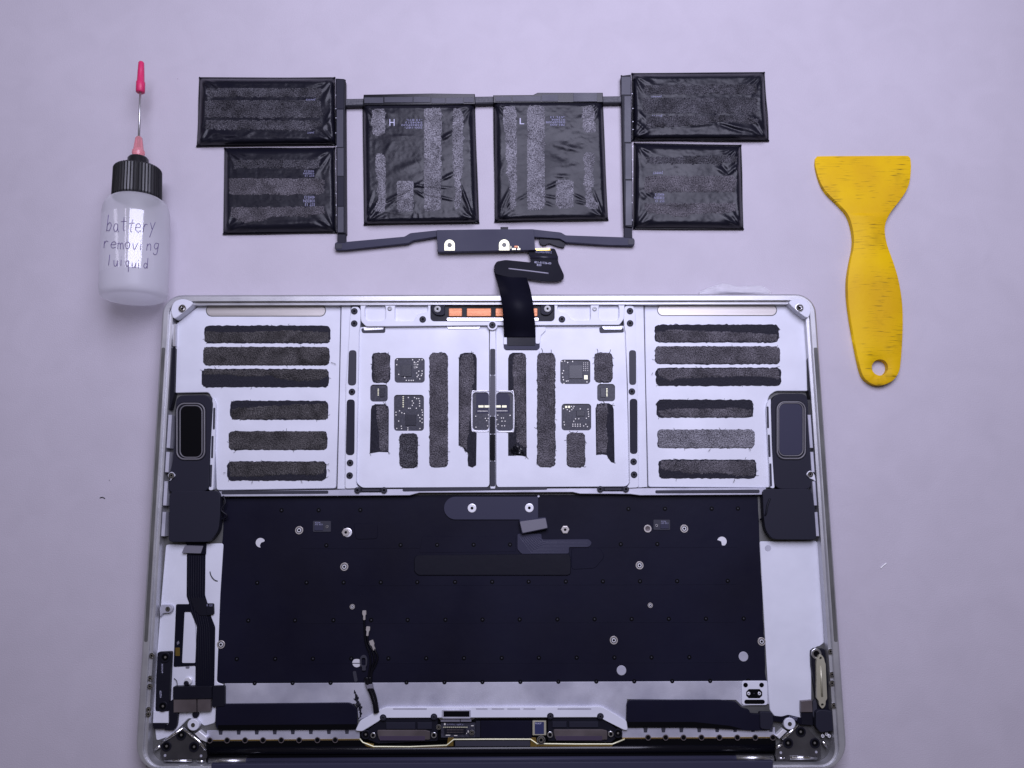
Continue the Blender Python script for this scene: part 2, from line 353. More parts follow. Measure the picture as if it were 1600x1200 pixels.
def fuzz(name, poly, zf, m, parent, step=1.5, amp=0.45, seed=0.0, rag=1.2, label=None):
    """torn foam: a rough sheet over the pixel polygon, ragged where it was torn; zf(x, y) is the surface under it"""
    xs = [p[0] for p in poly]; ys = [p[1] for p in poly]
    x0, x1, y0, y1 = min(xs), max(xs), min(ys), max(ys)
    nx, ny = int((x1 - x0) / step) + 2, int((y1 - y0) / step) + 2
    keep = {}
    for j in range(ny):
        for i in range(nx):
            x, y = x0 + (i + 0.5) * step, y0 + (j + 0.5) * step
            qx = x + rag * nz(x, y, 0.16, seed + 3); qy = y + rag * nz(x, y, 0.16, seed + 9)
            if in_poly(qx, qy, poly): keep[(i, j)] = 1
    cnt = {}
    for (i, j) in keep:
        for a in (0, 1):
            for b in (0, 1): cnt[(i + a, j + b)] = cnt.get((i + a, j + b), 0) + 1
    bm = bmesh.new(); vv = {}
    for (i, j), c in cnt.items():
        x, y = x0 + i * step + random.uniform(-0.3, 0.3) * step, y0 + j * step + random.uniform(-0.3, 0.3) * step
        h = 0.02 if c < 4 else amp * (0.45 + 0.30 * nz(x, y, 0.09, seed) + random.uniform(-0.28, 0.28))
        vv[(i, j)] = bm.verts.new(P(x, y, zf(x, y) + max(h, 0.02)))
    for (i, j) in keep: bm.faces.new((vv[(i, j)], vv[(i, j + 1)], vv[(i + 1, j + 1)], vv[(i + 1, j)]))
    return from_bm(name, bm, m, parent, label=label)
def text(name, s, box_, zf, m, parent, flip=False, lift=0.03, ang=0.0):
    """print: letters laid on the surface zf inside the pixel box (x0, y0, x1, y1); flip turns them upside down"""
    c = bpy.data.curves.new('text', 'FONT'); c.body = s; c.resolution_u = 2; c.space_line = 0.9
    o = bpy.data.objects.new('text', c); COL.objects.link(o)
    dg = bpy.context.evaluated_depsgraph_get(); me = bpy.data.meshes.new_from_object(o.evaluated_get(dg))
    COL.objects.unlink(o); bpy.data.objects.remove(o); bpy.data.curves.remove(c)
    xs = [v.co.x for v in me.vertices]; ys = [v.co.y for v in me.vertices]
    a0, a1, b0, b1 = min(xs), max(xs), min(ys), max(ys); x0, y0, x1, y1 = box_
    mx, my = (x0 + x1) / 2, (y0 + y1) / 2; ca, sa = math.cos(ang), math.sin(ang)
    for v in me.vertices:
        u, t = (v.co.x - a0) / (a1 - a0), (v.co.y - b0) / (b1 - b0)
        if flip: u, t = 1 - u, 1 - t
        px, py = x0 + u * (x1 - x0) - mx, y1 - t * (y1 - y0) - my
        px, py = mx + px * ca - py * sa, my + px * sa + py * ca
        v.co = (P(px, py, zf(px, py) + lift) - parent.org) * MM
    me.name = name
    return link(name, me, m, parent)
def flat(z): return lambda x, y: z
def bits(name, boxes, z, m, parent, h=0.15):
    """many tiny solder pads on one board"""
    bm = bmesh.new()
    for (x, y, a, b) in boxes:
        t = [bm.verts.new(P(x + sx * a, y + sy * b, z + h)) for sx, sy in ((-1, -1), (1, -1), (1, 1), (-1, 1))]
        d = [bm.verts.new((v.co.x, v.co.y, z)) for v in t]
        bm.faces.new(t)
        for i in range(4): bm.faces.new((t[i], t[(i + 1) % 4], d[(i + 1) % 4], d[i]))
    n = from_bm(name, bm, m, parent); n.o['kind'] = 'stuff'; return n

# ================================================================== the table
tb = bpy.data.meshes.new('table'); tb.from_pydata([(-0.7, -0.55, 0), (0.7, -0.55, 0), (0.7, 0.6, 0), (-0.7, 0.6, 0), (-0.7, -0.55, -0.02), (0.7, -0.55, -0.02), (0.7, 0.6, -0.02), (-0.7, 0.6, -0.02)], [], [(0, 1, 2, 3), (7, 6, 5, 4), (0, 4, 5, 1), (1, 5, 6, 2), (2, 6, 7, 3), (3, 7, 4, 0)])
tn = link('table', tb, 'mat_table', None); tn.o['kind'] = 'structure'; tn.o['label'] = 'pale lavender grey work table top'; tn.o['category'] = 'table'

# ================================================================== the laptop
LAP = Thing('laptop', P(768, 800, 0), 'open silver laptop lying face down with its bottom cover off and battery removed', 'laptop')
xl = lambda y: 250 - 0.061 * (y - 540)
xr = lambda y: 1279.5 + 0.0695 * (y - 540)
def outline(inset, n=9, ytop=458.5, ybot=1203.0, rt=11.0, rb=14.0, z=12.0, bfac=0.36):
    c = [P(xl(ytop), ytop + 1.5, z), P(xr(ytop), ytop, z), P(xr(ybot), ybot - 1, z), P(xl(ybot), ybot + 1, z)]
    R = [rt, rt, rb, rb]; cen = sum(c, Vector()) / 4
    pts = []
    L_ = []
    for i in range(4):                                 # inward offset lines
        a, b = c[i], c[(i + 1) % 4]; d = (b - a).normalized(); nrm = Vector((d.y, -d.x, 0))
        if nrm.dot(cen - a) < 0: nrm = -nrm
        L_.append((a + nrm * inset * (1 if i != 2 else bfac), d))
    def isect(l1, l2):
        (p, d), (q, e) = l1, l2; t = ((q.x - p.x) * e.y - (q.y - p.y) * e.x) / (d.x * e.y - d.y * e.x); return p + d * t
    for i in range(4):
        b = isect(L_[i - 1], L_[i]); r = max(R[i] - inset, 1.5)
        u, v = -L_[i - 1][1], L_[i][1]
        ctr = b + (u + v) * r
        for k in range(n + 1):
            a = math.pi / 2 * k / n
            pts.append(ctr - v * r * math.cos(a) - u * r * math.sin(a))
    return pts
def ring(name, loops, m, parent, close_top=False, close_bot=False, smooth=False, **kw):
    bm = bmesh.new(); rs = []
    for ins, z in loops: rs.append([bm.verts.new((p.x, p.y, z)) for p in outline(ins, **kw)])
    for a, b in zip(rs, rs[1:]):
        n = len(a)
        for k in range(n): bm.faces.new((a[k], a[(k + 1) % n], b[(k + 1) % n], b[k]))
    if close_top: bm.faces.new(rs[-1])
    if close_bot: bm.faces.new(rs[0])
    return from_bm(name, bm, m, parent, smooth=smooth)
lid = ring('lid', [(1.2, 0.0), (0.4, 0.6), (0.2, 2.0), (0.2, 4.2), (0.6, 4.8)], 'alu_shell', LAP, True, True, ybot=1208)
shell = ring('base_shell', [(0.6, 5.2), (0.15, 5.6), (0.0, 9.0), (0.15, 11.0), (0.6, 12.6), (1.1, 13.5), (1.7, 13.95), (2.0, 14.0), (4.2, 14.0), (4.5, 13.75), (4.5, 12.4), (6.0, 12.3), (6.1, 6.2)], 'alu_shell', LAP, True, True)
# grooves in the rim
slab('rim_groove', rpoly([(xr(545) - 8.5, 543), (xr(545) - 2.5, 543), (xr(1005) - 2.8, 1003), (xr(1005) - 8.5, 1003)], 2.5), 13.9, 14.06, 'rim_grey', shell, bevel=0)
slab('rim_groove', rpoly([(xl(545) + 3.0, 543), (xl(545) + 8.5, 543), (xl(1005) + 9, 1003), (xl(1005) + 3.5, 1003)], 2.5), 13.9, 14.06, 'rim_grey', shell, bevel=0)
# interior floor, coloured dark so gaps between the plates look shaded
slab('floor_plate', [(263, 600), (262, 480), (1270, 478), (1272, 600), (1291, 860), (1300, 1010), (1304, 1195), (228, 1198), (236, 1010), (249, 860)], 5.6, 7.0, 'rim_grey', LAP)

# --- battery trays left and right
tray_l = slab('battery_tray', rpoly([(313, 476), (532, 476), (529.5, 600), (525, 763), (338, 766), (337, 700), (334, 628), (326, 613), (272, 614), (274, 507)], 4), 7.0, 9.0, 'alu', LAP, bevel=0.3)
tray_r = slab('battery_tray', rpoly([(1007, 475), (1224, 474), (1262, 504), (1264, 611), (1212, 611), (1202, 618), (1198, 632), (1203, 762), (1013, 761), (1009.5, 600)], 4), 7.0, 9.0, 'alu', LAP, bevel=0.3)
for t, a, b in ((tray_l, (323, 477), (508, 493.5)), (tray_r, (1028, 476.5), (1213, 492.5))):
    slab('inlay_groove', rrect(a[0] - 1.3, a[1] - 1.0, b[0] + 1.3, b[1] + 1.2, 9), 8.9, 9.06, 'rim_grey', t, bevel=0)
    slab('metal_inlay', rrect(a[0], a[1], b[0], b[1], 8), 8.9, 9.18, 'inlay', t, bevel=0.05)
# flanges and rails
slab('flange', [(533.5, 476), (548, 476), (548, 540), (541, 764), (527, 764), (531.2, 600)], 7.0, 9.6, 'alu', LAP, bevel=0.2)
slab('flange', [(990, 474), (1005.5, 474), (1008, 600), (1011.5, 761), (997, 762), (993, 600)], 7.0, 9.6, 'alu', LAP, bevel=0.2)
slab('side_rail', rpoly([(549, 479), (560, 479), (564, 486), (563, 505), (561, 520), (556.5, 758), (561, 763), (539, 764), (541, 600), (546.5, 520), (547, 500)], 4), 7.0, 11.0, 'alu', LAP, bevel=0.3)
slab('side_rail', rpoly([(977, 477), (990, 477), (993, 490), (992, 520), (996, 600), (998, 762), (977, 763), (984, 757), (981, 600), (977.5, 520), (975, 505), (974, 486)], 4), 7.0, 11.0, 'alu', LAP, bevel=0.3)
for k, (x0, y0, x1, y1) in enumerate(((544, 547, 556.5, 602), (540.8, 624, 553.8, 711), (982, 547, 993.5, 601), (983, 623, 995.5, 709))):
    slab('rubber_pad', rpoly([(x0 + 1, y0), (x1 + 0.4, y0), (x1 - 0.2 if k < 2 else x1 + 0.6, y1), (x0 - 0.6 if k < 2 else x0 + 1.4, y1)], 6, 5), 10.9, 11.35, 'gasket' if k in (0, 2) else 'blk_matte', LAP, bevel=0.15)
for x, y in ((553.7, 486.3), (553.5, 505.5), (550, 612.3), (547, 723.2), (546.3, 743), (984.4, 486), (984.5, 505.2), (987.3, 611.8), (990, 721.3), (990.7, 741.6)):
    fit('screw', 'screw', x, y, 11.15, 5.2, LAP)
# trackpad beam with machined pockets
pk = [rrect(570, 474.5, 603, 502, 8), rpoly([(617, 475), (671, 475), (671, 502), (652, 502), (650, 492), (640, 502), (617, 502)], 6), rpoly([(868, 474), (923, 474), (923, 501), (897, 501), (888, 492), (884, 501), (868, 501)], 6), rrect(935, 473.5, 967.5, 501.5, 8)]
win = rrect(672.5, 473.5, 866.5, 502, 6)
pk[1] = rpoly([(617, 475), (669, 475), (669, 488), (653, 490), (647, 502), (617, 502)], 5)
pk[2] = rpoly([(871, 474), (923, 474), (923, 501), (893, 501), (886, 489), (871, 487)], 5)
beam = slab('trackpad_beam', rpoly([(563, 472.5), (976, 471), (975, 498), (968, 507.5), (790, 508), (780, 508), (760, 508), (572, 510), (564, 502)], 3), 7.0, 11.6, 'alu', LAP, holes=[pk[0], pk[1], win, pk[2], pk[3]], bevel=0.2)
for p in pk:
    slab('pocket_floor', [(p_[0] + (p_[0] - sum(q[0] for q in p) / len(p)) * 0.06, p_[1] + (p_[1] - sum(q[1] for q in p) / len(p)) * 0.06) for p_ in p], 7.0, 9.9, 'alu', beam, bevel=0)
for x, y in ((660.5, 499), (878, 498.8), (769.3, 507.8)):
    fit('screw', 'screw', x, y, 11.75, 5.2, LAP)
for x, y in ((609, 482.3), (929, 482.8)):
    fit('boss_screw', 'steel_screw', x, y, 11.75, 3.6, LAP)
# haptic actuator
act = slab('haptic_actuator', rrect(671.5, 472.8, 867.5, 502.5, 7), 7.0, 10.4, 'blk', LAP, bevel=0.2)
for x0, x1 in ((701, 722), (729, 767.5), (774, 811), (818, 840)):
    slab('copper_coil', rrect(x0, 481.5, x1, 494.5, 1.5), 10.3, 11.5, 'copper', act, bevel=0.35, seg=2)
slab('bar', rrect(698, 496.2, 842, 501.2, 2), 10.3, 11.5, 'steel', act, bevel=0.15)
slab('mount_ear', rpoly([(674, 474), (695, 474), (695, 491), (690, 493), (680, 492), (674, 484)], 4), 10.3, 11.6, 'blk_matte', act, bevel=0.15)
slab('mount_ear', rpoly([(845, 473), (865, 473), (865, 484), (858, 492), (850, 492), (845, 490)], 4), 10.3, 11.6, 'blk_matte', act, bevel=0.15)
for x, y in ((683.5, 483), (855.5, 482.5)): fit('screw', 'steel_screw', x, y, 11.9, 5.6, act)
# centre plates with board windows
wl = {'A': (616.5, 559.5, 663.5, 598), 'B': (578.5, 601, 605.7, 627.5), 'C': (615.5, 617, 662.3, 673.2)}
wr = {'E': (875.5, 562, 922.3, 600), 'F': (933.2, 600, 961, 627), 'G': (877.5, 631, 923.6, 672.5)}
cl = slab('trackpad_plate', rpoly([(562, 511), (764, 510), (764.8, 757), (762, 761), (566, 762), (557.5, 755)], 4), 7.0, 9.5, 'alu', LAP, holes=[rrect(*b, 5) for b in wl.values()] + [rrect(738.5, 613, 763.8, 672, 5)], bevel=0.22)
cr = slab('trackpad_plate', rpoly([(775, 510), (977, 509), (984, 754), (978, 760), (778, 761), (775.5, 757)], 4), 7.0, 9.5, 'alu', LAP, holes=[rrect(*b, 5) for b in wr.values()] + [rrect(775.6, 613, 801.5, 673, 5)], bevel=0.22)
slab('clip_slot', rpoly([(564, 513), (602, 511), (602, 520), (566, 520.5)], 3), 9.4, 9.62, 'gasket', cl, bevel=0)
slab('clip_tongue', rpoly([(567, 510.5), (600, 510.5), (599, 515), (569, 516.5)], 2), 9.5, 10.0, 'alu_bright', cl, bevel=0.2)
slab('clip_tongue', rpoly([(697, 509.5), (751, 509.5), (749, 514), (700, 514.5)], 2), 9.5, 9.9, 'alu_bright', cl, bevel=0.2)
slab('clip_slot', rpoly([(936, 511), (974, 511), (975, 519.5), (937, 520.5)], 3), 9.4, 9.62, 'gasket', cr, bevel=0)
slab('clip_tongue', rpoly([(940, 509.5), (973, 510), (972, 515), (943, 515)], 2), 9.5, 10.0, 'alu_bright', cr, bevel=0.2)
# white machined lips beside the middle window
tube('window_lip', [(764, 611.3, 9.55), (743, 611.3, 9.55), (737.5, 616, 9.55), (737.3, 668, 9.55), (742, 673.7, 9.55), (764, 674, 9.55)], 0.35, 'alu_bright', cl, k=4)
tube('window_lip', [(776, 611.5, 9.55), (797, 611.5, 9.55), (802.5, 616, 9.55), (802.8, 669, 9.55), (798, 674.5, 9.55), (776, 674.5, 9.55)], 0.35, 'alu_bright', cr, k=4)
def board(name, b, parent, die=None, pads=(), golds=(), z=8.75):
    x0, y0, x1, y1 = b
    bd = slab(name, [(x0 - 1, y0 - 1), (x1 + 1, y0 - 1), (x1 + 1, y1 + 1), (x0 - 1, y1 + 1)], 7.1, z, 'pcb', LAP, bevel=0)
    if die: slab('chip', [(die[0], die[1]), (die[2], die[1]), (die[2], die[3]), (die[0], die[3])], z, z + 0.45, 'die', bd, bevel=0.08)
    if pads: bits('solder_pads', pads, z, 'pad', bd)
    if golds: bits('gold_pads', golds, z, 'pale_gold', bd)
    return bd
rp = random.Random(3)
def z2(l, ox, oy, s, a=0.75): return [(ox + x / s, oy + y / s, a, a) for x, y in l]
padsA = z2([(558, 688), (553, 738), (572, 830), (630, 860), (645, 888), (670, 888), (692, 888), (712, 888), (706, 690), (723, 712), (770, 690), (797, 690), (757, 708), (755, 736), (748, 762), (765, 800), (797, 798), (745, 818), (760, 838), (797, 825), (750, 853), (790, 842), (775, 874)], 530, 450, 6.154)
board('controller_board', wl['A'], LAP, (626.4, 570.2, 643, 588), padsA + [(x, y, 0.35, 0.5) for x, y in [(647 + 1.6 * i, 567 + 2.6 * j) for i in range(3) for j in range(4)]])
board('connector_board', wl['B'], LAP, (594, 606.5, 600.5, 620), [(596.5 + 2.2 * (i % 2), 609 + 1.6 * (i // 2), 0.6, 0.35) for i in range(10)], [(591, 608 + 2.3 * i, 0.9, 0.7) for i in range(5)])
padsC = z2([(665, 130), (703, 163), (713, 183), (703, 205), (724, 130), (745, 140), (765, 140), (773, 163), (773, 186), (773, 211), (580, 258), (602, 277), (626, 284), (546, 272), (546, 298), (572, 356), (553, 427), (597, 405), (600, 428), (660, 442), (660, 422), (776, 428), (795, 250), (800, 272), (760, 300), (775, 323), (800, 298), (797, 336), (778, 356), (797, 371), (742, 233), (667, 233), (682, 233)], 530, 600, 6.154)
board('controller_board', wl['C'], LAP, (633.5, 647.8, 650, 664.5), padsC, [(630, 620 + 3.1 * i, 0.9, 0.8) for i in range(6)])
padsE = z2([(758, 680), (785, 676), (858, 681), (773, 765), (763, 790), (768, 825), (773, 850), (778, 884), (990, 870), (812, 690), (800, 862), (815, 860)], 750, 450, 5.926)
board('controller_board', wr['E'], LAP, (889.2, 570.3, 910.3, 591.4), padsE + [(912 + 3.2 * i, 567 + 3 * j, 0.35, 0.55) for i in range(3) for j in range(5)], [(915.5, 589.5, 2.6, 3.2)])
board('connector_board', wr['F'], LAP, (938.5, 606, 946, 620.5), [(939.8 + 2.4 * (i % 2), 608 + 1.8 * (i // 2), 0.8, 0.3) for i in range(12)], [(948.3, 607.5 + 2.2 * i, 1.0, 0.7) for i in range(6)])
padsG = z2([(773, 228), (808, 237), (830, 252), (850, 238), (862, 222), (870, 207), (848, 207), (928, 230), (1000, 233), (1003, 257), (1005, 278), (1006, 300), (778, 352), (782, 378), (885, 322), (868, 345), (915, 322), (960, 388), (980, 372), (995, 395), (985, 317), (860, 372), (882, 372), (905, 372), (928, 372), (860, 390), (882, 390), (905, 390), (928, 390)], 750, 600, 5.926, 0.7)
board('controller_board', wr['G'], LAP, (901, 641.5, 913.5, 650), padsG, z2([(798, 212), (825, 212)], 750, 600, 5.926, 1.6))
mb = slab('middle_board', [(737, 611.5), (803, 611.5), (803, 674), (737, 674)], 7.1, 8.75, 'pcb', LAP, bevel=0)
slab('flex_patch', [(744, 613), (792, 613), (797, 621), (796, 645), (744, 646)], 8.75, 8.85, 'cover', mb, bevel=0)
bits('gold_pads', [(751.5, 635, 4, 1.7), (761, 635, 4, 1.7), (778, 635, 4.4, 1.7), (788, 635, 3.6, 1.7)], 8.86, 'pale_gold', mb)
bits('solder_pads', [(747 + 2.0 * i, 642.3, 0.7, 0.5) for i in range(8)] + [(776 + 2.0 * i, 642, 0.7, 0.5) for i in range(9)] + z2([(1313, 310), (1435, 297), (1433, 330), (1440, 365), (1427, 403), (1315, 415), (1405, 330), (1418, 352), (1525, 300), (1515, 343), (1527, 388), (1510, 405), (1560, 327), (1580, 327), (1565, 357), (1595, 357), (1565, 402), (1590, 402)], 530, 600, 6.154, 0.7) + [(797, 649, 0.8, 0.8)], 8.75, 'pad', mb)
# divider between the plates
dv = slab('divider', rpoly([(765.5, 509), (774.5, 509), (774.8, 540), (774, 764), (766, 764), (765.3, 540)], 1), 7.0, 10.4, 'alu', LAP, bevel=0.25)
for (y0, y1, m_) in ((545, 586, 'gasket'), (586.4, 650, 'tape_dark'), (650.4, 678, 'blk'), (678.4, 720, 'blk_gloss'), (720.4, 760, 'gasket')):
    slab('tape_piece', rrect(765.8, y0, 773.8, y1, 2), 10.4, 10.55 if m_ != 'blk_gloss' else 10.6, m_, dv, bevel=0.05)
slab('divider_boss', circ(769.4, 508, 8, 20), 7.0, 11.55, 'alu', LAP, bevel=0.2)

# --- adhesive strips left in the trays
def strip(x0, y0, x1, y1, z, torn=None, r=7, m='fuzz', poly=None, seed=None, base='tape', label=None):
    seed = random.uniform(0, 90) if seed is None else seed
    pts = poly or rrect(x0, y0, x1, y1, r, 5, 0.42)
    st = slab('adhesive_strip', pts, z - 0.05, z + 0.22, base, LAP, bevel=0.05, label=label)
    e = 0.3
    tp = torn or rrect(x0 + e, y0 + e, x1 - e, y1 - e, r - e)
    bm = bmesh.new(); N_ = len(pts); cx, cy = sum(p[0] for p in pts) / N_, sum(p[1] for p in pts) / N_
    for k in range(8):
        q = random.choice(pts); v = Vector((random.gauss(0, 1), random.gauss(0, 1)))
        if (q[0] - cx) * v.x + (q[1] - cy) * v.y < 0: v = -v
        v.normalize(); ln = random.uniform(1.5, 4.5); t_ = Vector((-v.y, v.x)) * random.uniform(-0.6, 0.6)
        tube_bm(bm, smooth_path([P(q[0] - v.x, q[1] - v.y, z + 0.3), P(q[0] + v.x * ln * .5 + t_.x * ln * .3, q[1] + v.y * ln * .5 + t_.y * ln * .3, z + 0.4), P(q[0] + v.x * ln, q[1] + v.y * ln, z + 0.25)], 3), 0.075, 4)
    from_bm('edge_fibres', bm, 'dirt', st).o['kind'] = 'stuff'
    fuzz('torn_foam', tp, flat(z + 0.22), m, st, seed=seed, amp=0.5, rag=1.6 if torn else 0.35)
    return st
ZT = 9.0
strip(319, 508.6, 516, 536.3, ZT, [(321, 518), (380, 519), (450, 516), (514, 519), (515, 533), (511, 535), (324, 535), (320, 531)], m='fuzz_mid')
strip(317.3, 542, 515, 570.7, ZT, m='fuzz_mid')
strip(315, 576.3, 514, 605, ZT, [(318, 578), (512, 577.5), (513, 588), (500, 594), (470, 595.5), (450, 594), (420, 587), (385, 589), (350, 585), (318, 585)], m='fuzz_mid')
strip(359.6, 626, 512.8, 655.7, ZT, [(362, 639), (420, 634), (470, 632), (511, 630), (512, 652), (508, 655), (364, 655), (361, 650)], m='fuzz_mid')
strip(357.2, 673.7, 511.3, 703, ZT, m='fuzz_mid')
strip(355, 720.7, 510, 751, ZT, [(358, 724), (364, 722), (505, 722), (509, 727), (508, 738), (490, 743), (440, 741), (400, 745), (360, 744)], m='fuzz_mid')
strip(1023, 507, 1216.8, 535.3, ZT, [(1025, 520), (1048, 515), (1090, 517), (1140, 519), (1214, 522), (1216, 531), (1211, 534), (1029, 534), (1025, 530)])
strip(1023.6, 541, 1219, 569, ZT)
strip(1024.6, 574.4, 1220.5, 603, ZT, [(1027, 578), (1032, 576), (1215, 576), (1219, 582), (1219, 592), (1190, 588), (1150, 588), (1100, 590), (1060, 591), (1047, 595), (1030, 587)])
strip(1026, 624.3, 1176.8, 652.7, ZT, [(1029, 642), (1060, 638), (1100, 639), (1150, 637), (1175, 641), (1175, 648), (1170, 651.5), (1033, 651.5)])
strip(1027.3, 671, 1179, 700, ZT, m='fuzz_light')
strip(1029, 718, 1181.8, 747.6, ZT, [(1033, 720), (1175, 719.5), (1180, 724), (1178, 744), (1150, 744), (1120, 739), (1080, 740), (1050, 735), (1031, 732)])
ZC = 9.5
strip(580.9, 551, 609.6, 598, ZC, [(584, 554), (588, 552.5), (606, 552.5), (608.5, 556), (608.5, 594), (605, 597), (587, 597), (584, 594)])
strip(0, 0, 1, 1, ZC, poly=[(579.5, 640), (581, 634), (587, 631.5), (601, 631.5), (606.5, 635), (607.5, 640), (607, 706.5), (592, 706), (577.8, 708.5)], torn=[(589, 634), (601, 633), (606, 637), (606.3, 705), (594, 704), (591, 670), (588, 650)])
strip(671, 551, 699.8, 730.5, ZC, r=8)
strip(0, 0, 1, 1, ZC, poly=[(717, 560), (719, 553.5), (726, 551), (737, 551), (743, 554), (745, 560), (744.8, 612), (739, 612), (737, 616), (736.6, 668), (739.5, 674), (744.8, 676), (744, 727), (738, 730.5), (731.5, 728), (730.5, 718), (731.5, 708), (726, 704), (723, 698), (716.5, 696)], torn=[(718.5, 561), (721, 554), (736, 552.5), (740, 556), (742, 580), (738, 605), (736, 640), (734, 660), (731, 690), (730, 704), (724, 699), (718, 694)])
strip(624, 677, 652.7, 731, ZC, r=7, m='fuzz_dark')
strip(0, 0, 1, 1, ZC, poly=[(794, 612), (794, 560), (796, 554), (801, 551), (816, 551), (821, 554), (822, 560), (823, 714), (812, 711), (803, 712), (794, 712), (794, 676), (802, 673), (803.5, 668), (803.5, 618), (800, 612)], torn=[(803, 555), (818, 552.5), (821, 557), (822, 700), (806, 690), (806, 640), (802, 600), (801, 570)])
strip(839.3, 551, 867.6, 730, ZC, r=8)
strip(928.5, 551, 957, 597.5, ZC, r=7)
strip(0, 0, 1, 1, ZC, poly=[(930.5, 638), (933, 632), (939, 630), (951, 630), (957, 633), (959, 640), (960.5, 723.5), (955, 722), (950.5, 716), (948, 711), (940, 709.5), (931.5, 711)], torn=[(932, 638), (936, 632), (947, 631.5), (950, 640), (948, 660), (949, 690), (948, 708), (940, 707), (932.5, 709)])
strip(885.3, 676, 914.5, 730, ZC, r=7)
# torn hanging tape bits on the middle strips
for pts in ([(795, 705), (804, 694), (815, 700), (822, 712), (812, 711), (803, 712)],):
    fuzz('torn_flap', pts, flat(9.75), 'blk_gloss', LAP, step=3, amp=1.6, rag=2)
# stray fibres around the strips
def fibre(pts, parent=LAP, r=0.11, m='dirt'): return tube('fibre', pts, r, m, parent, seg=5, k=5)
for (x, y, dx, dy) in ((848, 551, -2, -7), (861, 551, 0, -5), (934, 551, -1, -6), (952, 551, 2, -5), (1170, 700, 3, 4), (1110, 701, -3, 4), (1148, 748, -2, 5), (352, 738, -3, 1), (512, 733, 3, 3), (511, 726, 3, -2), (517, 566, 8, 3), (945, 631, -3, -5), (394, 751, -1, 4), (470, 751, 2, 3), (1020, 582, -2, 3)):
    fibre([(x, y, 9.7), (x + dx * .5 + .6, y + dy * .5, 10.0), (x + dx, y + dy, 9.9)])

# --- rail below the trays
slab('lower_rail', [(339, 768), (525, 765.5), (541, 764.5), (977, 763), (1197, 762), (1198, 773), (1000, 774), (985, 772), (906, 771.5), (895, 769), (655, 770), (640, 774), (339, 776)], 7.0, 10.2, 'alu_dull', LAP, bevel=0.2)
for p in (((346, 767.5), (513, 766.5), (513, 771.5), (346, 772.5)), ((629, 763), (855, 761), (855, 765.2), (629, 768)), ((1024, 766), (1187, 765), (1187, 770.5), (1024, 771))):
    slab('gasket_bar', rpoly(p, 2.5), 10.1, 10.35, 'gasket', LAP, bevel=0.08)
for a, b, y in ((558.5, 600, 766), (938, 978, 764.3)):
    br = slab('bracket', [(a, y - 3.5), (b, y - 3.5), (b, y + 3), (a, y + 3)], 10.1, 10.7, 'blk', LAP, bevel=0.1)
    slab('bar', [(a + 7, y - 1.5), (b - 7, y - 1.5), (b - 7, y + 1.5), (a + 7, y + 1.5)], 10.7, 10.9, 'gasket', br, bevel=0.05)
    for x in (a, b): fit('screw', 'screw', x, y, 10.9, 5.0, br)

# --- corner lugs of the rim
for cx, cy, sgn in ((285, 482, 1), (1249, 481, -1)):
    c = slab('corner_lug', rpoly([(cx - 14 * sgn, cy + 18), (cx - 19 * sgn, cy + 2), (cx - 13 * sgn, cy - 12), (cx + 2 * sgn, cy - 16), (cx + 19 * sgn, cy - 9), (cx + 3 * sgn, cy + 5)], 7, 4), 7.0, 14.15, 'alu', LAP, bevel=0.25)
    fit('screw', 'lug_screw', cx, cy, 14.3, 6.4, c)
slab('side_gasket', rpoly([(268, 544), (274, 543), (272, 616), (266, 640), (264, 640)], 2), 7, 11.0, 'blk', LAP)
slab('side_gasket', rpoly([(1261.5, 542), (1267, 543), (1274, 640), (1270, 640), (1263.5, 612)], 2), 7, 11.0, 'blk', LAP)
slab('side_slot', rpoly([(269.5, 507), (274.5, 505), (274, 541), (269.5, 541)], 2), 7, 11.4, 'alu_shell', LAP)
slab('side_slot', rpoly([(1259.5, 505), (1263, 506), (1266, 540), (1261.5, 540)], 2), 7, 11.4, 'alu_shell', LAP)
# side ledge teeth
for i, (y0, y1) in enumerate(((648, 700), (706, 738), (752, 790), (800, 838))):
    slab('ledge_tooth', [(xl(y0) + 19.5, y0), (xl(y0) + 25, y0), (xl(y1) + 25, y1), (xl(y1) + 19.5, y1)], 7, 12.0, 'alu_dull', LAP, bevel=0.2)
    slab('ledge_tooth', [(xr(y0) - 25, y0), (xr(y0) - 20, y0), (xr(y1) - 20, y1), (xr(y1) - 25, y1)], 7, 12.0, 'alu_dull', LAP, bevel=0.2)

